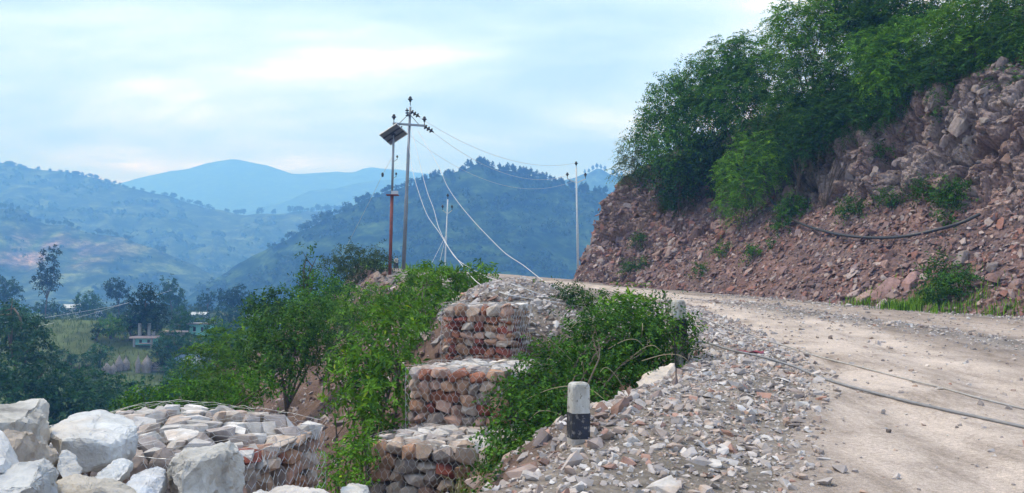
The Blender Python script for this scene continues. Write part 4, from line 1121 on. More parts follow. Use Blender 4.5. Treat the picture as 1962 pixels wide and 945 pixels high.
SHR = [(1635, 400, 22, 'dark round shrub at the foot of the rock face, below its pale left end', .9), (1700, 382, 17, 'small shrub at the foot of the rock face, just right of a round one', .9), (1775, 362, 20, 'small dark shrub touching a bigger one under the rock face', .9),
       (1824, 374, 32, 'largest shrub at the foot of the rock face', .95), (1812, 422, 14, 'little tuft below the largest shrub on the scree', 1.0), (1518, 398, 28, 'green shrub where the black pipe starts', 1.2), (1497, 434, 16, 'small shrub just below the start of the black pipe', .9),
       (1383, 478, 12, 'lone little plant on the scree left of an upright one', 1.2), (1440, 487, 14, 'upright little plant in the middle of the scree', 1.2), (1478, 470, 8, 'tiny sprig on the scree right of the upright plant', 1.1), (1342, 516, 11, 'faint grey tuft low on the scree near the road', 1.0),
       (1224, 460, 12, 'tuft on the red nose of the cliff', .9), (1206, 513, 13, 'leftmost tuft at the foot of the red nose', 1.0), (1232, 508, 10, 'second tuft at the foot of the red nose', 1.0), (1290, 384, 20, 'dusty shrub on top of the scree under the shadowed bush', .8),
       (1800, 518, 24, 'dark shrub highest in the green patch at the roadside ditch', .9), (1812, 558, 28, 'dense dark shrub in the roadside ditch patch', .9), (1850, 540, 22, 'shrub at the right of the roadside ditch patch', 1.1), (1798, 216, 10, 'green tuft growing in the middle of the rock face', 1.4), (1690, 290, 14, 'faint weeds on a ledge of the rock face', .8)]
for i, (px, py, rp, lab, tn) in enumerate(SHR):
    h = hit(px, py + rp * .7, 'H')
    if not h: continue
    d = h[0].y
    bl = [(px, py, rp * .75, d - .15), (px - rp * .4, py + rp * .3, rp * .55, d - .2), (px + rp * .45, py + rp * .25, rp * .55, d - .15), (px + rp * .1, py - rp * .35, rp * .5, d - .1)]
    plant('shrub', lab, 'shrub', bl, 'small', G_MID, cover=4.5, scale=1.7, seed=100 + i, tint=(tn * .8, tn * .9, tn * .85), base=tuple(h[0]), fork=0, trunk_r=.012, group='shrubs on the cut hillside')

# ---- dry pale twigs arching out of the tangled bush
tw = []
_t = np.random.default_rng(5)
for px, py, Yd in ((1150, 640, 11.4), (1180, 665, 11.0), (1210, 690, 11.0), (1090, 690, 10.6), (1120, 735, 10.2), (1190, 740, 10.2), (1060, 760, 9.9), (1150, 790, 9.5), (1230, 640, 11.4), (1030, 700, 10.4), (1250, 690, 11.0), (1090, 810, 9.2), (1170, 600, 12.2), (1010, 770, 9.6)):
    a_ = at(px, py, Yd); d_ = Vector((_t.normal(0, 1), -_t.uniform(.1, .5), _t.uniform(-.1, .9))).normalized() * _t.uniform(.35, .8)
    tw.append(tube_vf(spline([a_ - d_ * .3, a_ + d_ * .35 + Vector((0, 0, .06)), a_ + d_ * .8 + Vector((0, 0, .02)), a_ + d_ * 1.1 - Vector((0, 0, .12))], 4), np.linspace(.006, .003, 13), 4))
_bush = next(o for o in COL.objects if o.get('label', '').startswith('large tangled'))
M_TWIG = plain('dry_twig', (.30, .25, .16), .9, bs=0)
for Vt, Ft in tw: part('dry_twig', Vt - np.array(_bush.location), Ft, M_TWIG, _bush)
# ---- grasses
def grass(name, label, xy, hgt, cols, r, wid=.012, kind='stuff', which='GRH'):
    n = len(xy); z = land_many(xy[:, 0], xy[:, 1], which)
    p = np.stack([xy[:, 0], xy[:, 1], z - .02], -1)
    a = r.uniform(0, 6.28, n); h = hgt * r.uniform(.5, 1.25, n); w = wid * r.uniform(.7, 1.4, n)
    lean = r.uniform(.1, .7, n)
    d = np.stack([np.cos(a), np.sin(a), 0 * a], -1); s = np.stack([-np.sin(a), np.cos(a), 0 * a], -1)
    m = p + d * (h * lean * .35)[:, None] + np.array([0, 0, 1.0]) * (h * .65)[:, None]
    t = p + d * (h * lean)[:, None] + np.array([0, 0, 1.0]) * (h * (1.05 - .35 * lean))[:, None]
    V = np.stack([p - s * w[:, None], p + s * w[:, None], m + s * w[:, None] * .7, m - s * w[:, None] * .7, t], 1).reshape(-1, 3)
    q = np.arange(n)[:, None] * 5
    F = np.concatenate([q + np.array([0, 1, 2]), q + np.array([0, 2, 3]), q + np.array([3, 2, 4])], 1).reshape(-1, 3)
    c = np.array(cols[0]) + (np.array(cols[1]) - np.array(cols[0])) * r.random((n, 1))
    o = part(name, V, F, M_LEAF, None, np.repeat(c, 5, 0))
    return tag(o, label, 'grass', kind=kind)
def around(px, py, sx, sy, n, r, which='GRH'):
    h = hit(px, py, which)[0]
    return np.stack([h.x + r.normal(0, sx, n), h.y + r.normal(0, sy, n)], -1)
_r = np.random.default_rng(77)
grass('grass', 'bright green grass in the ditch below the dark roadside shrubs', np.vstack([around(1775, 588, .55, .22, 900, _r), around(1740, 590, .5, .15, 350, _r), around(1665, 580, .4, .15, 260, _r), around(1850, 592, .5, .2, 200, _r), around(1930, 600, .4, .2, 120, _r)]), .34, G_LIME, _r, .010)
xy = np.vstack([np.stack([_r.uniform(-9, 4.5, 2600), _r.uniform(46, 58, 2600)], -1)])
xy = xy[np.abs(edge_dist(xy[:, 0], xy[:, 1])[0] - .1) < .9]
grass('grass', 'fringe of bright grass along the far brow of the road', xy, .85, G_LIME, _r, .03)
grass('grass', 'dry grass tufts at the foot of the lowest gabion', np.stack([_r.uniform(-1.6, -.1, 420), _r.uniform(8.5, 9.2, 420)], -1), .45, ((.10, .12, .05), (.26, .26, .12)), _r, .006)
xy = np.stack([_r.uniform(-75, -25, 9000), _r.uniform(84, 122, 9000)], -1)
grass('grass', 'rough grass over the hillock in front of the village', xy, .5, ((.02, .055, .016), (.06, .10, .035)), _r, .03, which='G')
# ground cover low on the bank and in the gully
n_ = 3200
x = _r.uniform(-26, -1, n_); y = _r.uniform(9, 46, n_); e = edge_dist(x, y)[0]
m = (e > 6.0) & (e < 18) & (fbm(x * .3, y * .3, 4, 3) > -.15); x, y = x[m], y[m]; z = land_many(x, y, 'G')
Bl = np.stack([x, y, z + .15, _r.uniform(.25, .6, len(x)), _r.uniform(.25, .6, len(x)), _r.uniform(.2, .5, len(x))], -1)
V, F, C = leaves(Bl, 64000, .15, .08, _r, per=8, TL=.3, cols=G_MID, shell=.3)
tag(part('undergrowth', V, F, M_LEAF, None, C), 'low leafy undergrowth covering the bank below the spur', 'undergrowth', kind='stuff')
n_ = 2600
x = _r.uniform(-130, 0, n_); y = _r.uniform(40, 215, n_); e = edge_dist(x, y)[0]
m = (e > 14) & (fbm(x * .06, y * .06, 4, 3) > -.1) & ~((np.abs(x + 55) < 30) & (y > 80) & (y < 125)); x, y = x[m], y[m]; z = land_many(x, y, 'G')
Bl = np.stack([x, y, z + .5, _r.uniform(.8, 2.4, len(x)), _r.uniform(.8, 2.4, len(x)), _r.uniform(.6, 1.7, len(x))], -1)
V, F, C = leaves(Bl, 64000, .65, .4, _r, per=8, TL=.8, cols=((.012, .04, .02), (.06, .12, .04)), shell=.3)
tag(part('undergrowth', V, F, M_LEAF, None, C), 'dark scrub covering the valley floor around the village', 'undergrowth', kind='stuff')

# ---- village trees
VT = [('tall dark tree with a crooked columnar crown on the valley brow', [(98, 488, 15), (90, 508, 14), (95, 528, 15), (80, 535, 14), (88, 548, 13), (104, 542, 8)], 582, (.6, .6, .8)),
      ('dark tree with ragged crown at the frame edge on the brow', [(10, 548, 18), (20, 565, 20), (5, 580, 20)], 605, (.8, 1, 1)),
      ('little dark tree right of the ragged tree at the frame edge', [(60, 564, 9), (66, 575, 7)], 600, (.7, .9, 1)),
      ('dome of pale bamboo beside the white house', [(110, 568, 22), (130, 560, 24), (148, 572, 20), (125, 580, 24)], 598, (2.6, 2.6, 1.6)),
      ('blue-green tree right of the white house', [(165, 578, 18), (178, 588, 18), (160, 594, 14)], 608, (1.3, 1.6, 1.3)),
      ('round dark tree with high crown on the brow', [(220, 550, 16), (212, 556, 12), (232, 560, 14), (240, 575, 12), (228, 582, 10)], 612, (.6, .7, .9)),
      ('broad very dark tree in the middle of the village', [(275, 580, 24), (292, 590, 24), (265, 605, 22), (300, 610, 22), (284, 558, 14), (280, 625, 22)], 648, (.5, .65, .8)),
      ('tall pointed tree behind the broad dark tree', [(323, 543, 12), (318, 560, 16), (332, 562, 16), (325, 582, 18), (345, 578, 10)], 615, (1.1, 1.3, 1.3)),
      ('thin dark tree on the brow left of the tin roof', [(398, 562, 9), (404, 568, 8), (392, 582, 12)], 604, (.7, .9, 1)),
      ('wide umbrella-shaped dark tree on the brow behind the aqua house', [(440, 570, 18), (458, 566, 18), (472, 578, 14), (432, 584, 14), (455, 585, 16)], 612, (.6, .8, 1.1)),
      ('small dark tree at the right end of the brow', [(490, 572, 9), (484, 580, 8)], 604, (.6, .8, 1)),
      ('bright green bush beside the grassy hillock', [(212, 622, 18), (226, 632, 14), (200, 628, 12)], 648, (3.2, 3.0, 1.2)),
      ('dark bush at the top corner of the hillock', [(190, 632, 11), (184, 640, 8)], 652, (.8, 1, .8)),
      ('dark bush left of the white house on the hillock crest', [(95, 590, 14), (80, 588, 10), (112, 594, 10)], 608, (.9, 1.2, 1)),
      ('tree between the concrete house and tin gable roof', [(330, 652, 20), (350, 662, 18), (312, 664, 16), (362, 652, 14)], 690, (1.2, 1.6, 1.2)),
      ('green tree below the aqua house', [(410, 652, 20), (425, 640, 18), (395, 662, 16), (440, 655, 18)], 690, (1.7, 2.0, 1.3)),
      ('tree left of the aqua house', [(345, 606, 15), (352, 618, 14), (338, 622, 12)], 636, (1.3, 1.7, 1.3)),
      ('tree over the haystacks', [(310, 686, 13), (298, 676, 11), (320, 692, 12)], 712, (.7, .9, .9)),
      ('scrubby tree at the end of the hillock above the haystacks', [(190, 672, 14), (204, 676, 11), (180, 678, 12)], 700, (1.3, 1.6, 1.1)),
      ('dark tree rising behind the feathery shrub right of the aqua house', [(440, 612, 18), (425, 600, 14), (455, 605, 16)], 640, (.9, 1.2, 1.1)),
      ('rounded tree rising over the far end of the hillock', [(248, 612, 16), (240, 625, 13), (258, 622, 12)], 652, (1.2, 1.5, 1.1)),
      ('low spreading tree right of the haystacks', [(335, 700, 14), (322, 708, 12), (348, 712, 13)], 728, (1.3, 1.6, 1.1)),
      ('small tree between aqua house and feathery shrub', [(408, 628, 11), (416, 636, 10)], 650, (1.0, 1.3, 1.1)),
      ('dark hedge-like tree along the foot of the hillock', [(120, 690, 18), (150, 696, 18), (178, 700, 15)], 722, (.9, 1.2, .9)),
      ('pair-crowned tree on the hillock crest at the frame edge', [(25, 600, 22), (50, 610, 20), (8, 618, 22)], 640, (1.5, 1.9, 1.3))]
for i, (lab, bl, by, tint) in enumerate(VT):
    px = float(np.mean([b_[0] for b_ in bl])); h = hit(px, by, 'G')
    d = h[0].y if h else 180
    plant('bush' if ' bush' in lab else ('bamboo' if 'bamboo' in lab else 'tree'), lab, 'bush' if ' bush' in lab else ('bamboo' if 'bamboo' in lab else 'tree'), [(*b_, d + _r.normal(0, .6)) for b_ in bl], 'far', G_BLUE, cover=4.2, scale=d / 130.0, seed=200 + i, tint=tint, base=tuple(h[0]) if h else None, fork=.45, trunk_r=.16)

# ---- trees on the hills across the valley
def far_tree_proto(kind, r):
    if kind == 'pine':
        bl = [(0, 0, z, w, w, .10) for z, w in ((.50, .20), (.62, .19), (.74, .15), (.86, .10), (.95, .05))]
        bl += [(r.normal(0, .1), r.normal(0, .1), r.uniform(.45, .8), .12, .12, .08) for _ in range(4)]
        V, F, C = leaves(bl, 700, .085, .05, r, per=7, TL=.08, cols=((.008, .026, .014), (.03, .07, .03)), shell=.2)
    else:
        bl = [(r.normal(0, .16), r.normal(0, .16), r.uniform(.5, .8), .22, .22, .18) for _ in range(5)]
        V, F, C = leaves(bl, 600, .10, .07, r, per=7, TL=.1, cols=((.01, .03, .014), (.04, .085, .03)), shell=.3)
    T, TF = limbs((0, 0, 0), [(0, 0, .8)], .025, r, fork=.5)
    return mesh_from('crown', V, F, M_LEAF, C), mesh_from('trunk', T, TF, M_BARK)
PROTO = {'pine': [far_tree_proto('pine', _r) for _ in range(4)], 'round': [far_tree_proto('round', _r) for _ in range(4)]}
def far_tree(p, hgt, kind, label, group):
    cr_, tk = PROTO[kind][_r.integers(4)]
    o = empty(kind == 'pine' and 'pine_tree' or 'tree', p, _r.uniform(0, 6.28)); o.scale = (hgt * _r.uniform(.8, 1.15),) * 2 + (hgt,)
    obj('crown', cr_, o); obj('trunk', tk, o)
    return tag(o, label, 'tree', group)
C, rows = HILLS['center']
def crest_at(C, px):
    q = 981 + C[:, 0] / C[:, 1] * F0; i = int(np.argmin(np.abs(q - px))); return C[i]
for px in list(_r.uniform(885, 1065, 62)) + list(_r.uniform(1065, 1185, 34)) + list(_r.uniform(790, 890, 22)):
    c_ = crest_at(C, px); tall = 7.2 if 890 < px < 1060 else 6.5
    far_tree((c_[0] + _r.normal(0, .6), c_[1] - _r.uniform(0, 8), c_[2] - 3.4), tall * _r.uniform(.7, 1.25), 'pine', 'pine tree standing along the crest of the wooded middle hill', 'pines on the crest of the middle hill')
for px in list(_r.uniform(545, 790, 40)):
    c_ = crest_at(C, px)
    far_tree((c_[0], c_[1] - _r.uniform(0, 10), c_[2] - 3.0), _r.uniform(4.5, 8.5), 'round', 'round tree along the falling shoulder of the middle hill', 'trees on the shoulder of the middle hill')
C2, rows2 = HILLS['left']
for px in list(_r.uniform(0, 330, 50)) + list(_r.uniform(330, 690, 44)):
    c_ = crest_at(C2, px)
    far_tree((c_[0], c_[1] - _r.uniform(0, 12), c_[2] - 4.0), _r.uniform(6, 12) * (1.25 if px > 330 else .85), 'round', 'tree along the crest line of the long left ridge', 'trees on the crest of the left ridge')
C3, _rows3 = HILLS['spur']
for px in list(_r.uniform(0, 330, 30)):
    c_ = crest_at(C3, px)
    far_tree((c_[0], c_[1] - _r.uniform(0, 14), c_[2] - 2.0), _r.uniform(3, 8.5), 'round', 'tree on the lower spur above the bare scar', 'trees on the lower left spur')
C4, _r4 = HILLS['ridge_back']
for px in list(_r.uniform(1115, 1200, 22)):
    c_ = crest_at(C4, px)
    far_tree((c_[0], c_[1], c_[2] - 2.0), _r.uniform(7, 12), 'pine', 'faint pine on the hazy ridge behind the slim pole', 'pines on the hazy back ridge')
# woodland that reads as one mass
Vs, Fs, Cs, n_ = [], [], [], 0
def clump(r):
    bl = [(r.normal(0, .25), r.normal(0, .25), r.uniform(.3, .7), .3, .3, .28) for _ in range(3)]
    return leaves(bl, 42, .42, .30, r, per=6, TL=.2, cols=((.010, .032, .014), (.040, .085, .03)), shell=.3)
CL = [clump(_r) for _ in range(6)]
for key, num, s0 in (('center', 2600, 4.6), ('left', 2000, 7.0), ('spur', 900, 4.5)):
    rows_ = HILLS[key][1]
    j = _r.integers(1, int(rows_.shape[0] * .75), num); i = _r.integers(0, rows_.shape[1], num)
    pts = rows_[j, i] + np.stack([_r.normal(0, 3, num), _r.normal(0, 3, num), 0 * j], -1)
    okm = fbm(pts[:, 0] / 60, pts[:, 1] / 60, pts[:, 2] / 25, 3) > -.12
    for q in pts[okm]:
        v, f, c_ = CL[_r.integers(6)]
        s = s0 * _r.uniform(.6, 1.4)
        Vs.append(v * s + q - np.array([0, 0, .6])); Fs.append(f + n_); Cs.append(c_); n_ += len(v)
tag(part('forest', np.vstack(Vs), np.vstack(Fs), M_LEAF, None, np.vstack(Cs)), 'scattered woodland covering the slopes across the valley', 'forest', kind='stuff')
# ------------------------------------------------------------------ bollards
def worn_paint(name, paint, under, amount):
    m, n, l, b = new_mat(name)
    f = noise_tex(n, l, 13, 7, .7); g = noise_tex(n, l, 4, 5, .65, stretch=(1, 1, .35))
    chips = ramp(n, l, f, [(amount, 1.0), (amount + .03, 0.0)])
    dirt = ramp(n, l, g, [(.35, (.5, .47, .43)), (.62, (1.05, 1.05, 1.05))])
    l.new(mixc(n, l, 'MULTIPLY', 1, mixc(n, l, 'MIX', chips, paint, under), dirt), b.inputs['Base Color'])
    b.inputs['Roughness'].default_value = .85; bump(n, l, b, f, .5, .02)
    return m
M_WHITE = worn_paint('weathered_white_paint', (.52, .52, .50), (.26, .24, .22), .42)
M_BLACKP = worn_paint('worn_black_paint', (.022, .026, .04), (.17, .16, .16), .42)
M_CONC = plain('raw_concrete', (.36, .33, .30), .9, var=.3, sc=18, bs=.4)
def post_vf(w, z0, z1, ch, taper=1.0, dome=0.0):
    """chamfered square post section"""
    def ring(z, s):
        h, c = w / 2 * s, ch * s
        return [(h - c, -h, z), (h, -h + c, z), (h, h - c, z), (h - c, h, z), (-h + c, h, z), (-h, h - c, z), (-h, -h + c, z), (-h + c, -h, z)]
    rings = [ring(z0, 1.0), ring(z1, taper)]
    if dome: rings += [ring(z1 + dome * .6, taper * .93), ring(z1 + dome, taper * .72)]
    V = np.array([p for r_ in rings for p in r_]); F = []
    for i in range(len(rings) - 1):
        for j in range(8):
            a, b_ = i * 8 + j, i * 8 + (j + 1) % 8
            F += [(a, b_, b_ + 8), (a, b_ + 8, a + 8)]
    k = (len(rings) - 1) * 8
    for j in range(1, 7): F.append((k, k + j, k + j + 1))
    return V, np.array(F)
def bollard(label, base, h, w, rz, lean, cuts=(.0, .13, .52)):
    o = empty('bollard', tuple(base), rz); o.rotation_euler = (lean[0], lean[1], rz); tag(o, label, 'bollard', 'road edge bollards')
    part('concrete_foot', *post_vf(w * 1.0, -.25, h * cuts[1], w * .12), M_CONC, o)
    part('black_band', *post_vf(w * 1.015, h * cuts[1], h * cuts[2], w * .12), M_BLACKP, o)
    part('white_band', *post_vf(w * 1.0, h * cuts[2], h * .93, w * .12, .96, h * .07), M_WHITE, o)
    return o
hb = hit(1108, 848, 'G')[0]; k = hb.y / F0
bollard('near bollard, white over black, standing in rubble beside the tangled bush', hb, 113 * k, 36 * k, .30, (0, .015), (.0, .08, .50))
hb = Vector(at(1304, 692, 11.7)); hb.z = min(hb.z, land(hb.x, hb.y) + .05); k = hb.y / F0
bollard('far bollard, chipped white top over faded black, leaning among weeds', hb, 560 * 0 + (at(1300, 575, 11.7).z - hb.z), 23 * k, .5, (.02, -.05), (.0, .42, .70))
hb = at(759, 519, 50); hb.z = land(hb.x, hb.y); k = hb.y / F0
bollard('tiny distant bollard by the steel poles at the brow', hb, max(.6, at(759, 495, 50).z - hb.z), .26, .2, (0, 0), (.0, .12, .62))
# thin rusty rod standing beside the tan rock
hb = hit(1295, 735, 'G')[0]
o = part('iron_rod', *tube_vf([(0, 0, -.1), (.004, 0, .2), (-.012, 0, .55)], .007, 6, True), M_BLACK, None, loc=hb); tag(o, 'thin dark iron rod stuck upright beside the tan rock slab', 'rod')

# ------------------------------------------------------------------ poles
def lathe(profile, sides=12):
    an = np.arange(sides) * 2 * math.pi / sides
    V = np.array([(r_ * math.cos(t), r_ * math.sin(t), z) for r_, z in profile for t in an]); F = []
    for i in range(len(profile) - 1):
        for j in range(sides):
            a, b_ = i * sides + j, i * sides + (j + 1) % sides
            F += [(a, b_, b_ + sides), (a, b_ + sides, a + sides)]
    return V, np.array(F)
def pin_insulator(parent, loc, s=1.0):
    V, F = lathe([(.001, .30), (.05, .30), (.075, .25), (.06, .22), (.11, .19), (.115, .15), (.06, .13), (.05, .06), (.02, .05), (.018, -.12), (.001, -.12)])
    return part('insulator', V * s, F, M_BLACK, parent, loc=loc, smooth=True)
def strain_insulator(parent, loc, direction, s=1.0):
    prof = [(.001, 0)]
    for i in range(3): prof += [(.03, .02 + i * .17), (.13, .05 + i * .17), (.14, .10 + i * .17), (.05, .14 + i * .17)]
    prof += [(.02, .60), (.001, .62)]
    V, F = lathe(prof)
    M = np.array(Vector(direction).normalized().to_track_quat('Z', 'Y').to_matrix())
    return part('strain_insulator', (V * s) @ M.T, F, M_BLACK, parent, loc=loc, smooth=True)
# main line pole
top = at(786, 205, 44); bx = at(773, 520, 44); bz = land(bx.x, bx.y)
o = empty('utility_pole', (bx.x, bx.y, bz)); tag(o, 'tall steel power pole with crossarm, braces and black insulators at the road brow', 'utility pole')
H = top.z - bz; lean = Vector(((top.x - bx.x), 0, H)); ax = lambda t: lean * t
P_SUM = lambda v: Vector((bx.x, bx.y, bz)) + v
part('shaft', *tube_vf([ax(-.03), ax(.45), ax(.46), ax(.75), ax(.76), ax(1.0)], [.105, .105, .09, .09, .07, .07], 12, True), M_POLE, o, smooth=True)
ca = ax(1.0) * ((at(0, 240, 44).z - bz) / H)
arm_d = Vector((.97, .2, -.03)).normalized()
s_ = .9
V, F = box_vf(-1.0 * s_, 1.0 * s_, -.05, .05, -.055, .055)
arm = part('crossarm', V, F, M_POLE, o, loc=ca + Vector((0, -.12, 0))); arm.rotation_euler = (0, .03, .2)
for sg in (-1, 1):
    part('brace', *tube_vf([ca + arm_d * sg * .55 + Vector((0, -.12, .03)), ca + Vector((0, -.12, .62))], .022, 5), M_POLE, o)
tips = []
for sg in (-.93, .93):
    q = ca + arm_d * sg * s_
    pin_insulator(o, q + Vector((0, -.12, .17)), 1.15)
    strain_insulator(o, q + Vector((0, -.16, -.03)), (.75, .3, -.45), 1.05); tips.append(q + Vector((.5, .1, -.35)))
pin_insulator(o, ax(1.0) + Vector((0, 0, .22)), 1.2)
strain_insulator(o, ax(.965) + Vector((.05, -.08, .05)), (.8, .3, -.45), 1.0)
strain_insulator(o, ax(.965) + Vector((-.12, -.1, -.25)), (-.05, -.2, .9), .8)
pole_base = Vector((bx.x, bx.y, bz)); top_w = pole_base + ax(.965) + Vector((.5, .1, -.25)); tipR = pole_base + tips[1]; tipL = pole_base + tips[0]
# solar lamp post
b2 = at(747, 520, 41); bz2 = land(b2.x, b2.y); t2 = at(754, 268, 41)
o2 = empty('solar_post', (b2.x, b2.y, bz2)); tag(o2, 'solar panel post, rusty red below and grey above, with a battery tray', 'solar post')
H2 = t2.z - bz2; l2 = Vector((t2.x - b2.x, 0, H2)); a2 = lambda t: l2 * t
jz = (at(0, 374, 41).z - bz2) / H2
part('lower_shaft', *tube_vf([a2(-.03), a2(jz)], .085, 12, True), M_RUST, o2, smooth=True)
part('upper_shaft', *tube_vf([a2(jz), a2(1.0)], .06, 12, True), M_POLE, o2, smooth=True)
V, F = box_vf(-.27, .33, -.22, .22, -.025, .025); tray = part('battery_tray', V, F, M_RUST, o2, loc=a2(jz))
V, F = box_vf(-.02, .3, -.15, .15, .03, .20); part('battery_box', V, F, M_POLE_PALE, o2, loc=a2(jz))
M_PANEL = plain('panel_back', (.16, .17, .19), .5, 0.2, bs=0); M_FRAME = plain('aluminium', (.5, .5, .5), .4, .6, bs=0)
pan = part('solar_panel', *box_vf(-.58, .58, -.42, .42, .0, .03), M_PANEL, o2, loc=a2(1.0) + Vector((0, 0, .28)))
pan.rotation_euler = (R(-32), R(-24), R(-28))
for n_f, bb in (('panel_frame', (-.60, .60, -.44, -.405, -.02, .04)), ('panel_frame', (-.60, .60, .405, .44, -.02, .04)), ('panel_frame', (-.60, -.565, -.405, .405, -.02, .04)), ('panel_frame', (.565, .60, -.405, .405, -.02, .04)), ('panel_rail', (-.58, .58, -.16, -.12, -.05, -.002)), ('panel_rail', (-.58, .58, .12, .16, -.05, -.002)), ('junction_box', (-.1, .1, -.08, .08, -.05, -.003))):
    part(n_f, *box_vf(*bb), M_FRAME if n_f == 'panel_frame' else M_BLACK, pan)
part('bracket', *tube_vf([a2(.985), a2(1.0) + Vector((0, 0, .27))], .03, 6), M_POLE, o2)
for px, py in ((761, 304), (759, 337)):
    c_ = at(px, py, 41) - Vector((b2.x, b2.y, bz2))
    ins = pin_insulator(o2, c_, .55)
    part('bracket', *tube_vf([c_ + Vector((0, 0, -.03)), c_ + Vector((-.18, 0, -.16))], .015, 5), M_POLE, o2)
# slim pole behind the nose of the cliff, and the pole beyond the brow
def slim_pole(label, px_t, py_t, px_b, Yd, mat, sc=1.0, tri=False):
    t_ = at(px_t, py_t, Yd); b_ = at(px_b, 520, Yd); z_ = land(b_.x, b_.y)
    o_ = empty('utility_pole', (b_.x, b_.y, z_)); tag(o_, label, 'utility pole')
    L_ = Vector((t_.x - b_.x, 0, t_.z - z_))
    part('shaft', *tube_vf([L_ * -.03, L_ * .5, L_ * .51, L_], [.10 * sc, .10 * sc, .08 * sc, .065 * sc], 10, True), mat, o_, smooth=True)
    c_ = L_ * (1 - .85 / L_.length) if not tri else L_ * (1 - 1.0 / L_.length)
    w_ = .72 if not tri else .42
    for sg in (-1, 1):
        part('crossarm', *tube_vf([c_ + Vector((0, 0, -.35)), c_ + Vector((sg * w_, .1 * sg, 0))], .035, 5), mat, o_)
        pin_insulator(o_, c_ + Vector((sg * w_, .1 * sg, .12)), 1.15)
    pin_insulator(o_, L_ + Vector((0, 0, .15)), 1.2)
    return o_, Vector((b_.x, b_.y, z_)), L_
sp, spb, spl = slim_pole('slim pale power pole rising beside the red nose of the cliff', 1104, 322, 1108, 63, M_POLE_PALE)
mp, mpb, mpl = slim_pole('distant pale pole with stay wires in front of the wooded hill', 858, 382, 848, 73, M_POLE_PALE, .9, True)
for px, py in ((828, 503), (843, 500)):
    part('stay_wire', *tube_vf([mpl * .72, at(px, py, 72) - mpb], .018, 4), M_CABLE, mp)

# ------------------------------------------------------------------ cables
def cable(name, label, pts, rad, mat, n=6, sides=6, group=None, cat='cable'):
    b0 = Vector(pts[-1]); V, F = tube_vf([Vector(p) - b0 for p in spline(pts, n)], rad, sides)
    return tag(part(name, V, F, mat, None, loc=b0, smooth=True), label, cat, group)
def sag(a, b, s, n=10):
    a, b = Vector(a), Vector(b)
    return [a.lerp(b, t / n) - Vector((0, 0, s * 4 * (t / n) * (1 - t / n))) for t in range(n + 1)]
sc_ = spb + spl
cable('power_line', 'highest thin power line from the main pole to the slim pole', sag(top_w, sc_ + Vector((0, 0, .4)), 1.1), .011, M_WIRE, 2, 4, 'power lines between the two poles')
cable('power_line', 'middle thin power line from the crossarm end to the slim pole', sag(tipR, sc_ + Vector((-.7, 0, -.6)), 1.2), .011, M_WIRE, 2, 4, 'power lines between the two poles')
cable('power_line', 'lowest thin power line from the crossarm to the slim pole', sag(tipL, sc_ + Vector((.7, 0, -.6)), 2.0), .009, M_WIRE, 2, 4, 'power lines between the two poles')
gi = at(733, 335, 41)
cable('guy_wire', 'thin guy wire running from the solar post down behind the brow', [at(752, 300, 41.2), gi, at(712, 378, 42), at(688, 425, 43.5), at(650, 500, 46)], .010, M_WIRE, 3, 4)
V, F = lathe([(.001, -.12), (.05, -.1), (.07, 0), (.05, .1), (.001, .12)])
tag(part('guy_insulator', V, F, M_BLACK, None, loc=gi), 'black egg insulator threaded on the guy wire', 'insulator')
# fallen white service cables hanging from the pole to the rubble
def on_land(px, py, dz=.02):
    h = hit(px, py, 'GR'); return h[0] + Vector((0, 0, dz))
up1 = pole_base + ca + Vector((-.1, -.15, -.1))
cable('service_cable', 'white cable hanging from the pole, left of the crossing pair, down to the gabion top',
      [up1, at(786, 300, 41), at(793, 337, 38), at(805, 377, 35.5), at(819, 413, 33), at(841, 445, 30), at(857, 471, 27.5), at(877, 498, 24.5), at(913, 540, 18.5), on_land(960, 566, .05), on_land(1010, 574), on_land(1068, 582), on_land(1140, 598, .05)], .010, M_CABLE, 6, 6, 'fallen white cables')
cable('service_cable', 'white cable hanging from the pole that crosses the other and drapes over the rubble heap',
      [up1 + Vector((.2, 0, 0)), at(800, 295, 41.5), at(809, 333, 39), at(819, 369, 36.5), at(831, 401, 34), at(841, 437, 31), at(861, 477, 27.5), at(877, 498, 26), at(905, 516, 23), at(937, 532, 20), on_land(975, 546, .03), on_land(1010, 560, .05), on_land(1045, 571), on_land(1078, 578)], .010, M_CABLE, 6, 6, 'fallen white cables')
cable('service_cable', 'white cable hanging farthest right, sweeping down to the far end of the road',
      [tipL + Vector((.8, 0, 0)), at(815, 275, 42.5), at(832, 304, 41), at(844, 327, 40), at(857, 357, 39), at(877, 387, 37.5), at(905, 421, 36), at(937, 455, 34), at(969, 486, 32), at(1002, 508, 30), at(1038, 536, 26), on_land(1070, 556, .05), on_land(1110, 574, .05)], .012, M_CABLE, 6, 6, 'fallen white cables')
cable('service_cable', 'grey cable lying diagonally across the road, nearer one', [at(1190, 615, 12.6), at(1245, 634, 12.2), at(1300, 655, 11.7), on_land(1345, 672, .14), on_land(1400, 684, .10), on_land(1455, 695, .09), on_land(1520, 712, .07), on_land(1560, 723, .03), on_land(1600, 735, .015), on_land(1700, 762, .015), on_land(1800, 786, .015), on_land(1900, 808, .015), on_land(1990, 828, .015), on_land(2080, 850, .015)], .017, M_CABLEG := plain('grey_cable', (.20, .20, .21), .6, bs=0), 6, 6, 'cables across the road')
cable('service_cable', 'thin pale cable lying across the road, farther one', [at(1296, 607, 12.2), on_land(1345, 625, .16), on_land(1400, 641, .09), on_land(1450, 656, .07), on_land(1510, 668, .03), on_land(1565, 684, .012), on_land(1640, 703, .012), on_land(1720, 724, .012), on_land(1800, 744, .012), on_land(1880, 766, .012), on_land(1990, 792, .012), on_land(2080, 810, .012)], .011, plain('dusty_cable', (.36, .34, .32), .7, bs=0), 6, 6, 'cables across the road')
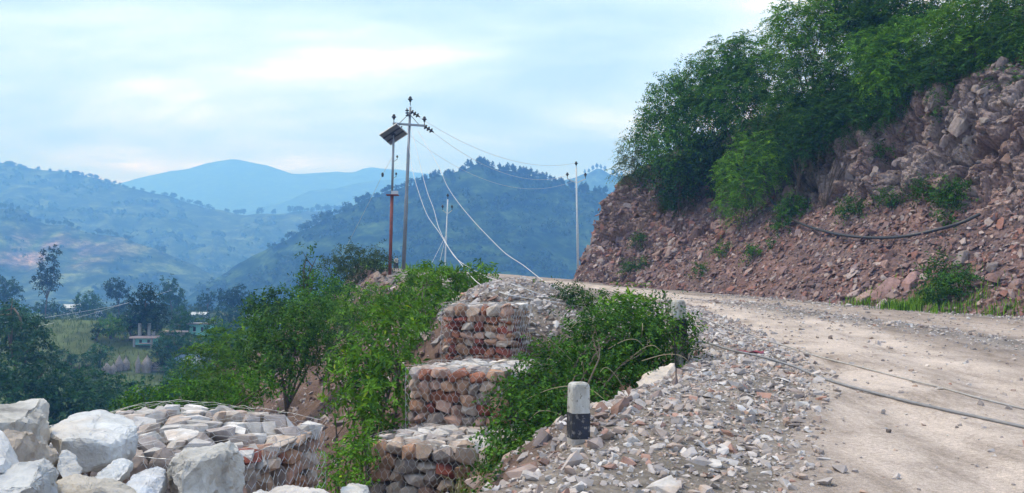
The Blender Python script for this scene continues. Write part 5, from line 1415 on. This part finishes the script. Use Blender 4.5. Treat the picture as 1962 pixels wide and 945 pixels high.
# black water pipe on the scree
pp = []
for px, py in ((1478, 376), (1492, 402), (1520, 428), (1560, 445), (1620, 458), (1680, 464), (1740, 462), (1800, 450), (1850, 436), (1884, 420)):
    h = hit(px, py, 'H'); pp.append(h[0] + h[2] * .22)
cable('water_pipe', 'black plastic pipe sagging in a long curve across the scree', pp, .055, M_CABLE_DARK, 6, 8, None, 'pipe')
# a red scrap lying in the rubble
h = hit(1435, 681, 'G')[0]
V = []
for i in range(9):
    for j in range(5):
        V.append(((i / 8 - .5) * .42, (j / 4 - .5) * .12, .03 + .035 * float(vnoise(i * .9, j * .9, 3))))
F = [(i * 5 + j, (i + 1) * 5 + j, (i + 1) * 5 + j + 1, i * 5 + j + 1) for i in range(8) for j in range(4)]
o = part('cloth_scrap', V, F, plain('crimson_cloth', (.22, .05, .075), .9), None, loc=h + Vector((0, 0, .03)), smooth=True); o.rotation_euler = (0, 0, -.25); tag(o, 'crumpled crimson scrap lying in the roadside rubble', 'scrap')
sd = o.modifiers.new('thickness', 'SOLIDIFY'); sd.thickness = .006

# ------------------------------------------------------------------ village
M_ROOF = plain('tin_roof', (.36, .39, .42), .45, .3, var=.15, bs=0); M_ROOFB = plain('blue_tin', (.22, .32, .52), .5, .2, var=.2, bs=0)
M_AQUA = plain('aqua_wash', (.26, .62, .58), .85, var=.12, bs=0); M_PLAST = plain('white_wash', (.68, .68, .68), .85, var=.15, bs=0)
M_GREYC = plain('grey_render', (.24, .24, .24), .9, var=.2, bs=0); M_DARKW = plain('window_dark', (.03, .035, .04), .4, bs=0); M_PINK = plain('pink_slab', (.55, .40, .38), .9, var=.15, bs=0)
def house(label, px, py, wpx, hpx, wall, roof, style, rz=0.2, dep=.7, wins=2, roof_up=.0):
    h = hit(px, py, 'G'); p = h[0]; k = p.y / F0
    w, hh = wpx * k, hpx * k; d = w * dep
    o_ = empty('house', tuple(p), rz); tag(o_, label, 'house')
    part('wall', *box_vf(-w / 2, w / 2, 0, d, -1.2, hh), wall, o_)
    if style == 'flat':
        part('roof', *box_vf(-w / 2 - .3, w / 2 + .3, -.35, d + .3, hh, hh + .18), roof, o_)
    elif style == 'gable':
        e = w * .1; rh = d * .32
        V = np.array([(-w / 2 - e, -.5, hh), (w / 2 + e, -.5, hh), (w / 2 + e, d / 2, hh + rh), (-w / 2 - e, d / 2, hh + rh), (-w / 2 - e, d + .5, hh), (w / 2 + e, d + .5, hh)])
        V2 = V.copy(); V2[:, 2] += .1
        Va = np.vstack([V, V2]); Fa = np.array([(0, 1, 2, 3), (3, 2, 5, 4), (6, 9, 8, 7), (9, 10, 11, 8), (0, 6, 7, 1), (4, 5, 11, 10), (0, 3, 9, 6), (3, 4, 10, 9), (1, 7, 8, 2), (2, 8, 11, 5)])
        part('roof', Va, Fa, roof, o_)
        for sx in (-w / 2, w / 2 - .1):
            Vg = np.array([(sx, 0, hh), (sx, d, hh), (sx, d / 2, hh + rh * .92), (sx + .1, 0, hh), (sx + .1, d, hh), (sx + .1, d / 2, hh + rh * .92)])
            part('gable', Vg, np.array([(0, 1, 2), (3, 5, 4), (0, 2, 5), (0, 5, 3), (1, 4, 5), (1, 5, 2)]), wall, o_)
    elif style == 'columns':
        part('roof', *box_vf(-w / 2 - .5, w / 2 + .5, -.8, d + .3, hh, hh + .22), roof, o_)
        for cx in (-w * .33, w * .18, w * .42): part('column', *box_vf(cx - .17, cx + .17, .2, .54, hh + .22, hh + 1.9 * (1 if cx < w * .4 else .45)), M_GREYC, o_)
        for cx in (-w * .48, w * .46): part('column', *box_vf(cx - .12, cx + .12, -.7, -.46, -1.0, hh), M_GREYC, o_)
        part('porch_slab', *box_vf(-w * .2, w * .45, -.9, -.02, hh * .28, hh * .36), M_PINK, o_)
    for i in range(wins):
        cx = (i + .5) / wins * w * .86 - w * .43
        f_ = part('window', *box_vf(cx - w * .07, cx + w * .07, -.05, -.003, hh * .35, hh * .75), M_DARKW, o_)
        part('sill', *box_vf(cx - w * .09, cx + w * .09, -.12, -.004, hh * .30, hh * .345), M_PLAST, f_)
    return o_
house('small white house with pale roof beside the bamboo dome', 136, 604, 26, 13, M_PLAST, M_ROOF, 'gable', .35, .8)
house('aqua painted house with flat roof below the brow', 380, 642, 36, 20, M_AQUA, M_GREYC, 'flat', -.1, .7, 2)
house('house showing only a bright tin roof above the aqua house', 380, 612, 26, 8, M_GREYC, M_ROOF, 'gable', .0, .6, 1)
house('unfinished concrete house with bare columns on its roof', 277, 662, 34, 14, M_AQUA, M_PINK, 'columns', .1, .7, 2)
house('house with blue and white tin gable roof low in the village', 350, 700, 34, 9, M_PLAST, M_ROOFB, 'gable', -.55, .9, 1)
house('low house with long pink roof edge between trees', 331, 643, 36, 6, M_GREYC, M_PINK, 'flat', .0, .4, 1)
house('tiny white house glimpsed beside the blue-green tree', 188, 608, 10, 9, M_PLAST, M_ROOF, 'gable', .2, .8, 1)
# haystacks
M_HAY = plain('weathered_straw', (.25, .22, .21), 1.0, var=.35, sc=5, bs=.8)
for i, (px, py, wp, hp, lab) in enumerate(((204, 716, 17, 20, 'leftmost squat haystack of the row below the hillock'), (217, 716, 13, 18, 'small haystack second from the left in the row'), (228, 710, 15, 27, 'tall haystack third from the left'), (241, 708, 15, 22, 'haystack fourth from the left, next to the gap'),
                                            (264, 714, 10, 32, 'narrow pointed haystack right of the gap'), (281, 712, 20, 29, 'broad pointed haystack beside the log stack'))):
    h = hit(px, py, 'G')[0]; k = h.y / F0; w, hh = wp * k / 2, hp * k
    V, F = lathe([(w * .8, -.4), (w * .92, hh * .2), (w, hh * .45), (w * .92, hh * .58), (w * .55, hh * .78), (w * .18, hh * .96), (.02, hh * 1.08)], 14)
    V = V * (1 + .06 * vnoise(V[:, 0] * 3 + i * 9, V[:, 1] * 3, V[:, 2] * 3))[:, None]
    o = empty('haystack', h); tag(o, lab, 'haystack', 'haystacks below the hillock')
    part('straw', V, F, M_HAY, o, smooth=True); part('pole', *tube_vf([(0, 0, hh), (0.02, 0, hh * 1.2)], .04, 5), M_BARK, o)
h = hit(299, 712, 'G')[0]
o = empty('log_stack', h); tag(o, 'low stack of grey logs beside the broad haystack', 'log stack')
for i in range(4):
    for j in range(4 - i):
        part('log', *tube_vf([(-.9, .3 * j + .15 * i, .14 + .26 * i), (.9, .3 * j + .15 * i, .14 + .26 * i)], .14, 7, True), M_HAY, o)
# thin service lines over the village
cable('power_line', 'thin pale service line slung over the valley trees', [at(-60, 625, 90), at(90, 608, 120), at(240, 582, 150), at(330, 556, 165)], .022, M_CABLE, 5, 4, 'service lines over the village')
cable('power_line', 'second thin service line lower over the dark trees', [at(-60, 650, 80), at(60, 628, 100), at(180, 600, 130), at(300, 562, 165)], .020, M_CABLE, 5, 4, 'service lines over the village')

# ------------------------------------------------------------------ haze of the valley air
M_HAZE = bpy.data.materials.new('haze'); M_HAZE.use_nodes = True
n, l = M_HAZE.node_tree.nodes, M_HAZE.node_tree.links
n.remove(n['Principled BSDF'])
pv = n.new('ShaderNodeVolumePrincipled')
pv.inputs['Color'].default_value = (0.17, 0.43, 1.0, 1)
pv.inputs['Absorption Color'].default_value = (.7, .7, .7, 1)
pv.inputs['Density'].default_value = 1.05e-3
pv.inputs['Anisotropy'].default_value = 0.0
l.new(pv.outputs[0], n['Material Output'].inputs['Volume'])
V, F = box_vf(-4600, 4600, -300, 4100, -95, 500)
tag(part('haze', V, F, M_HAZE), kind='stuff')
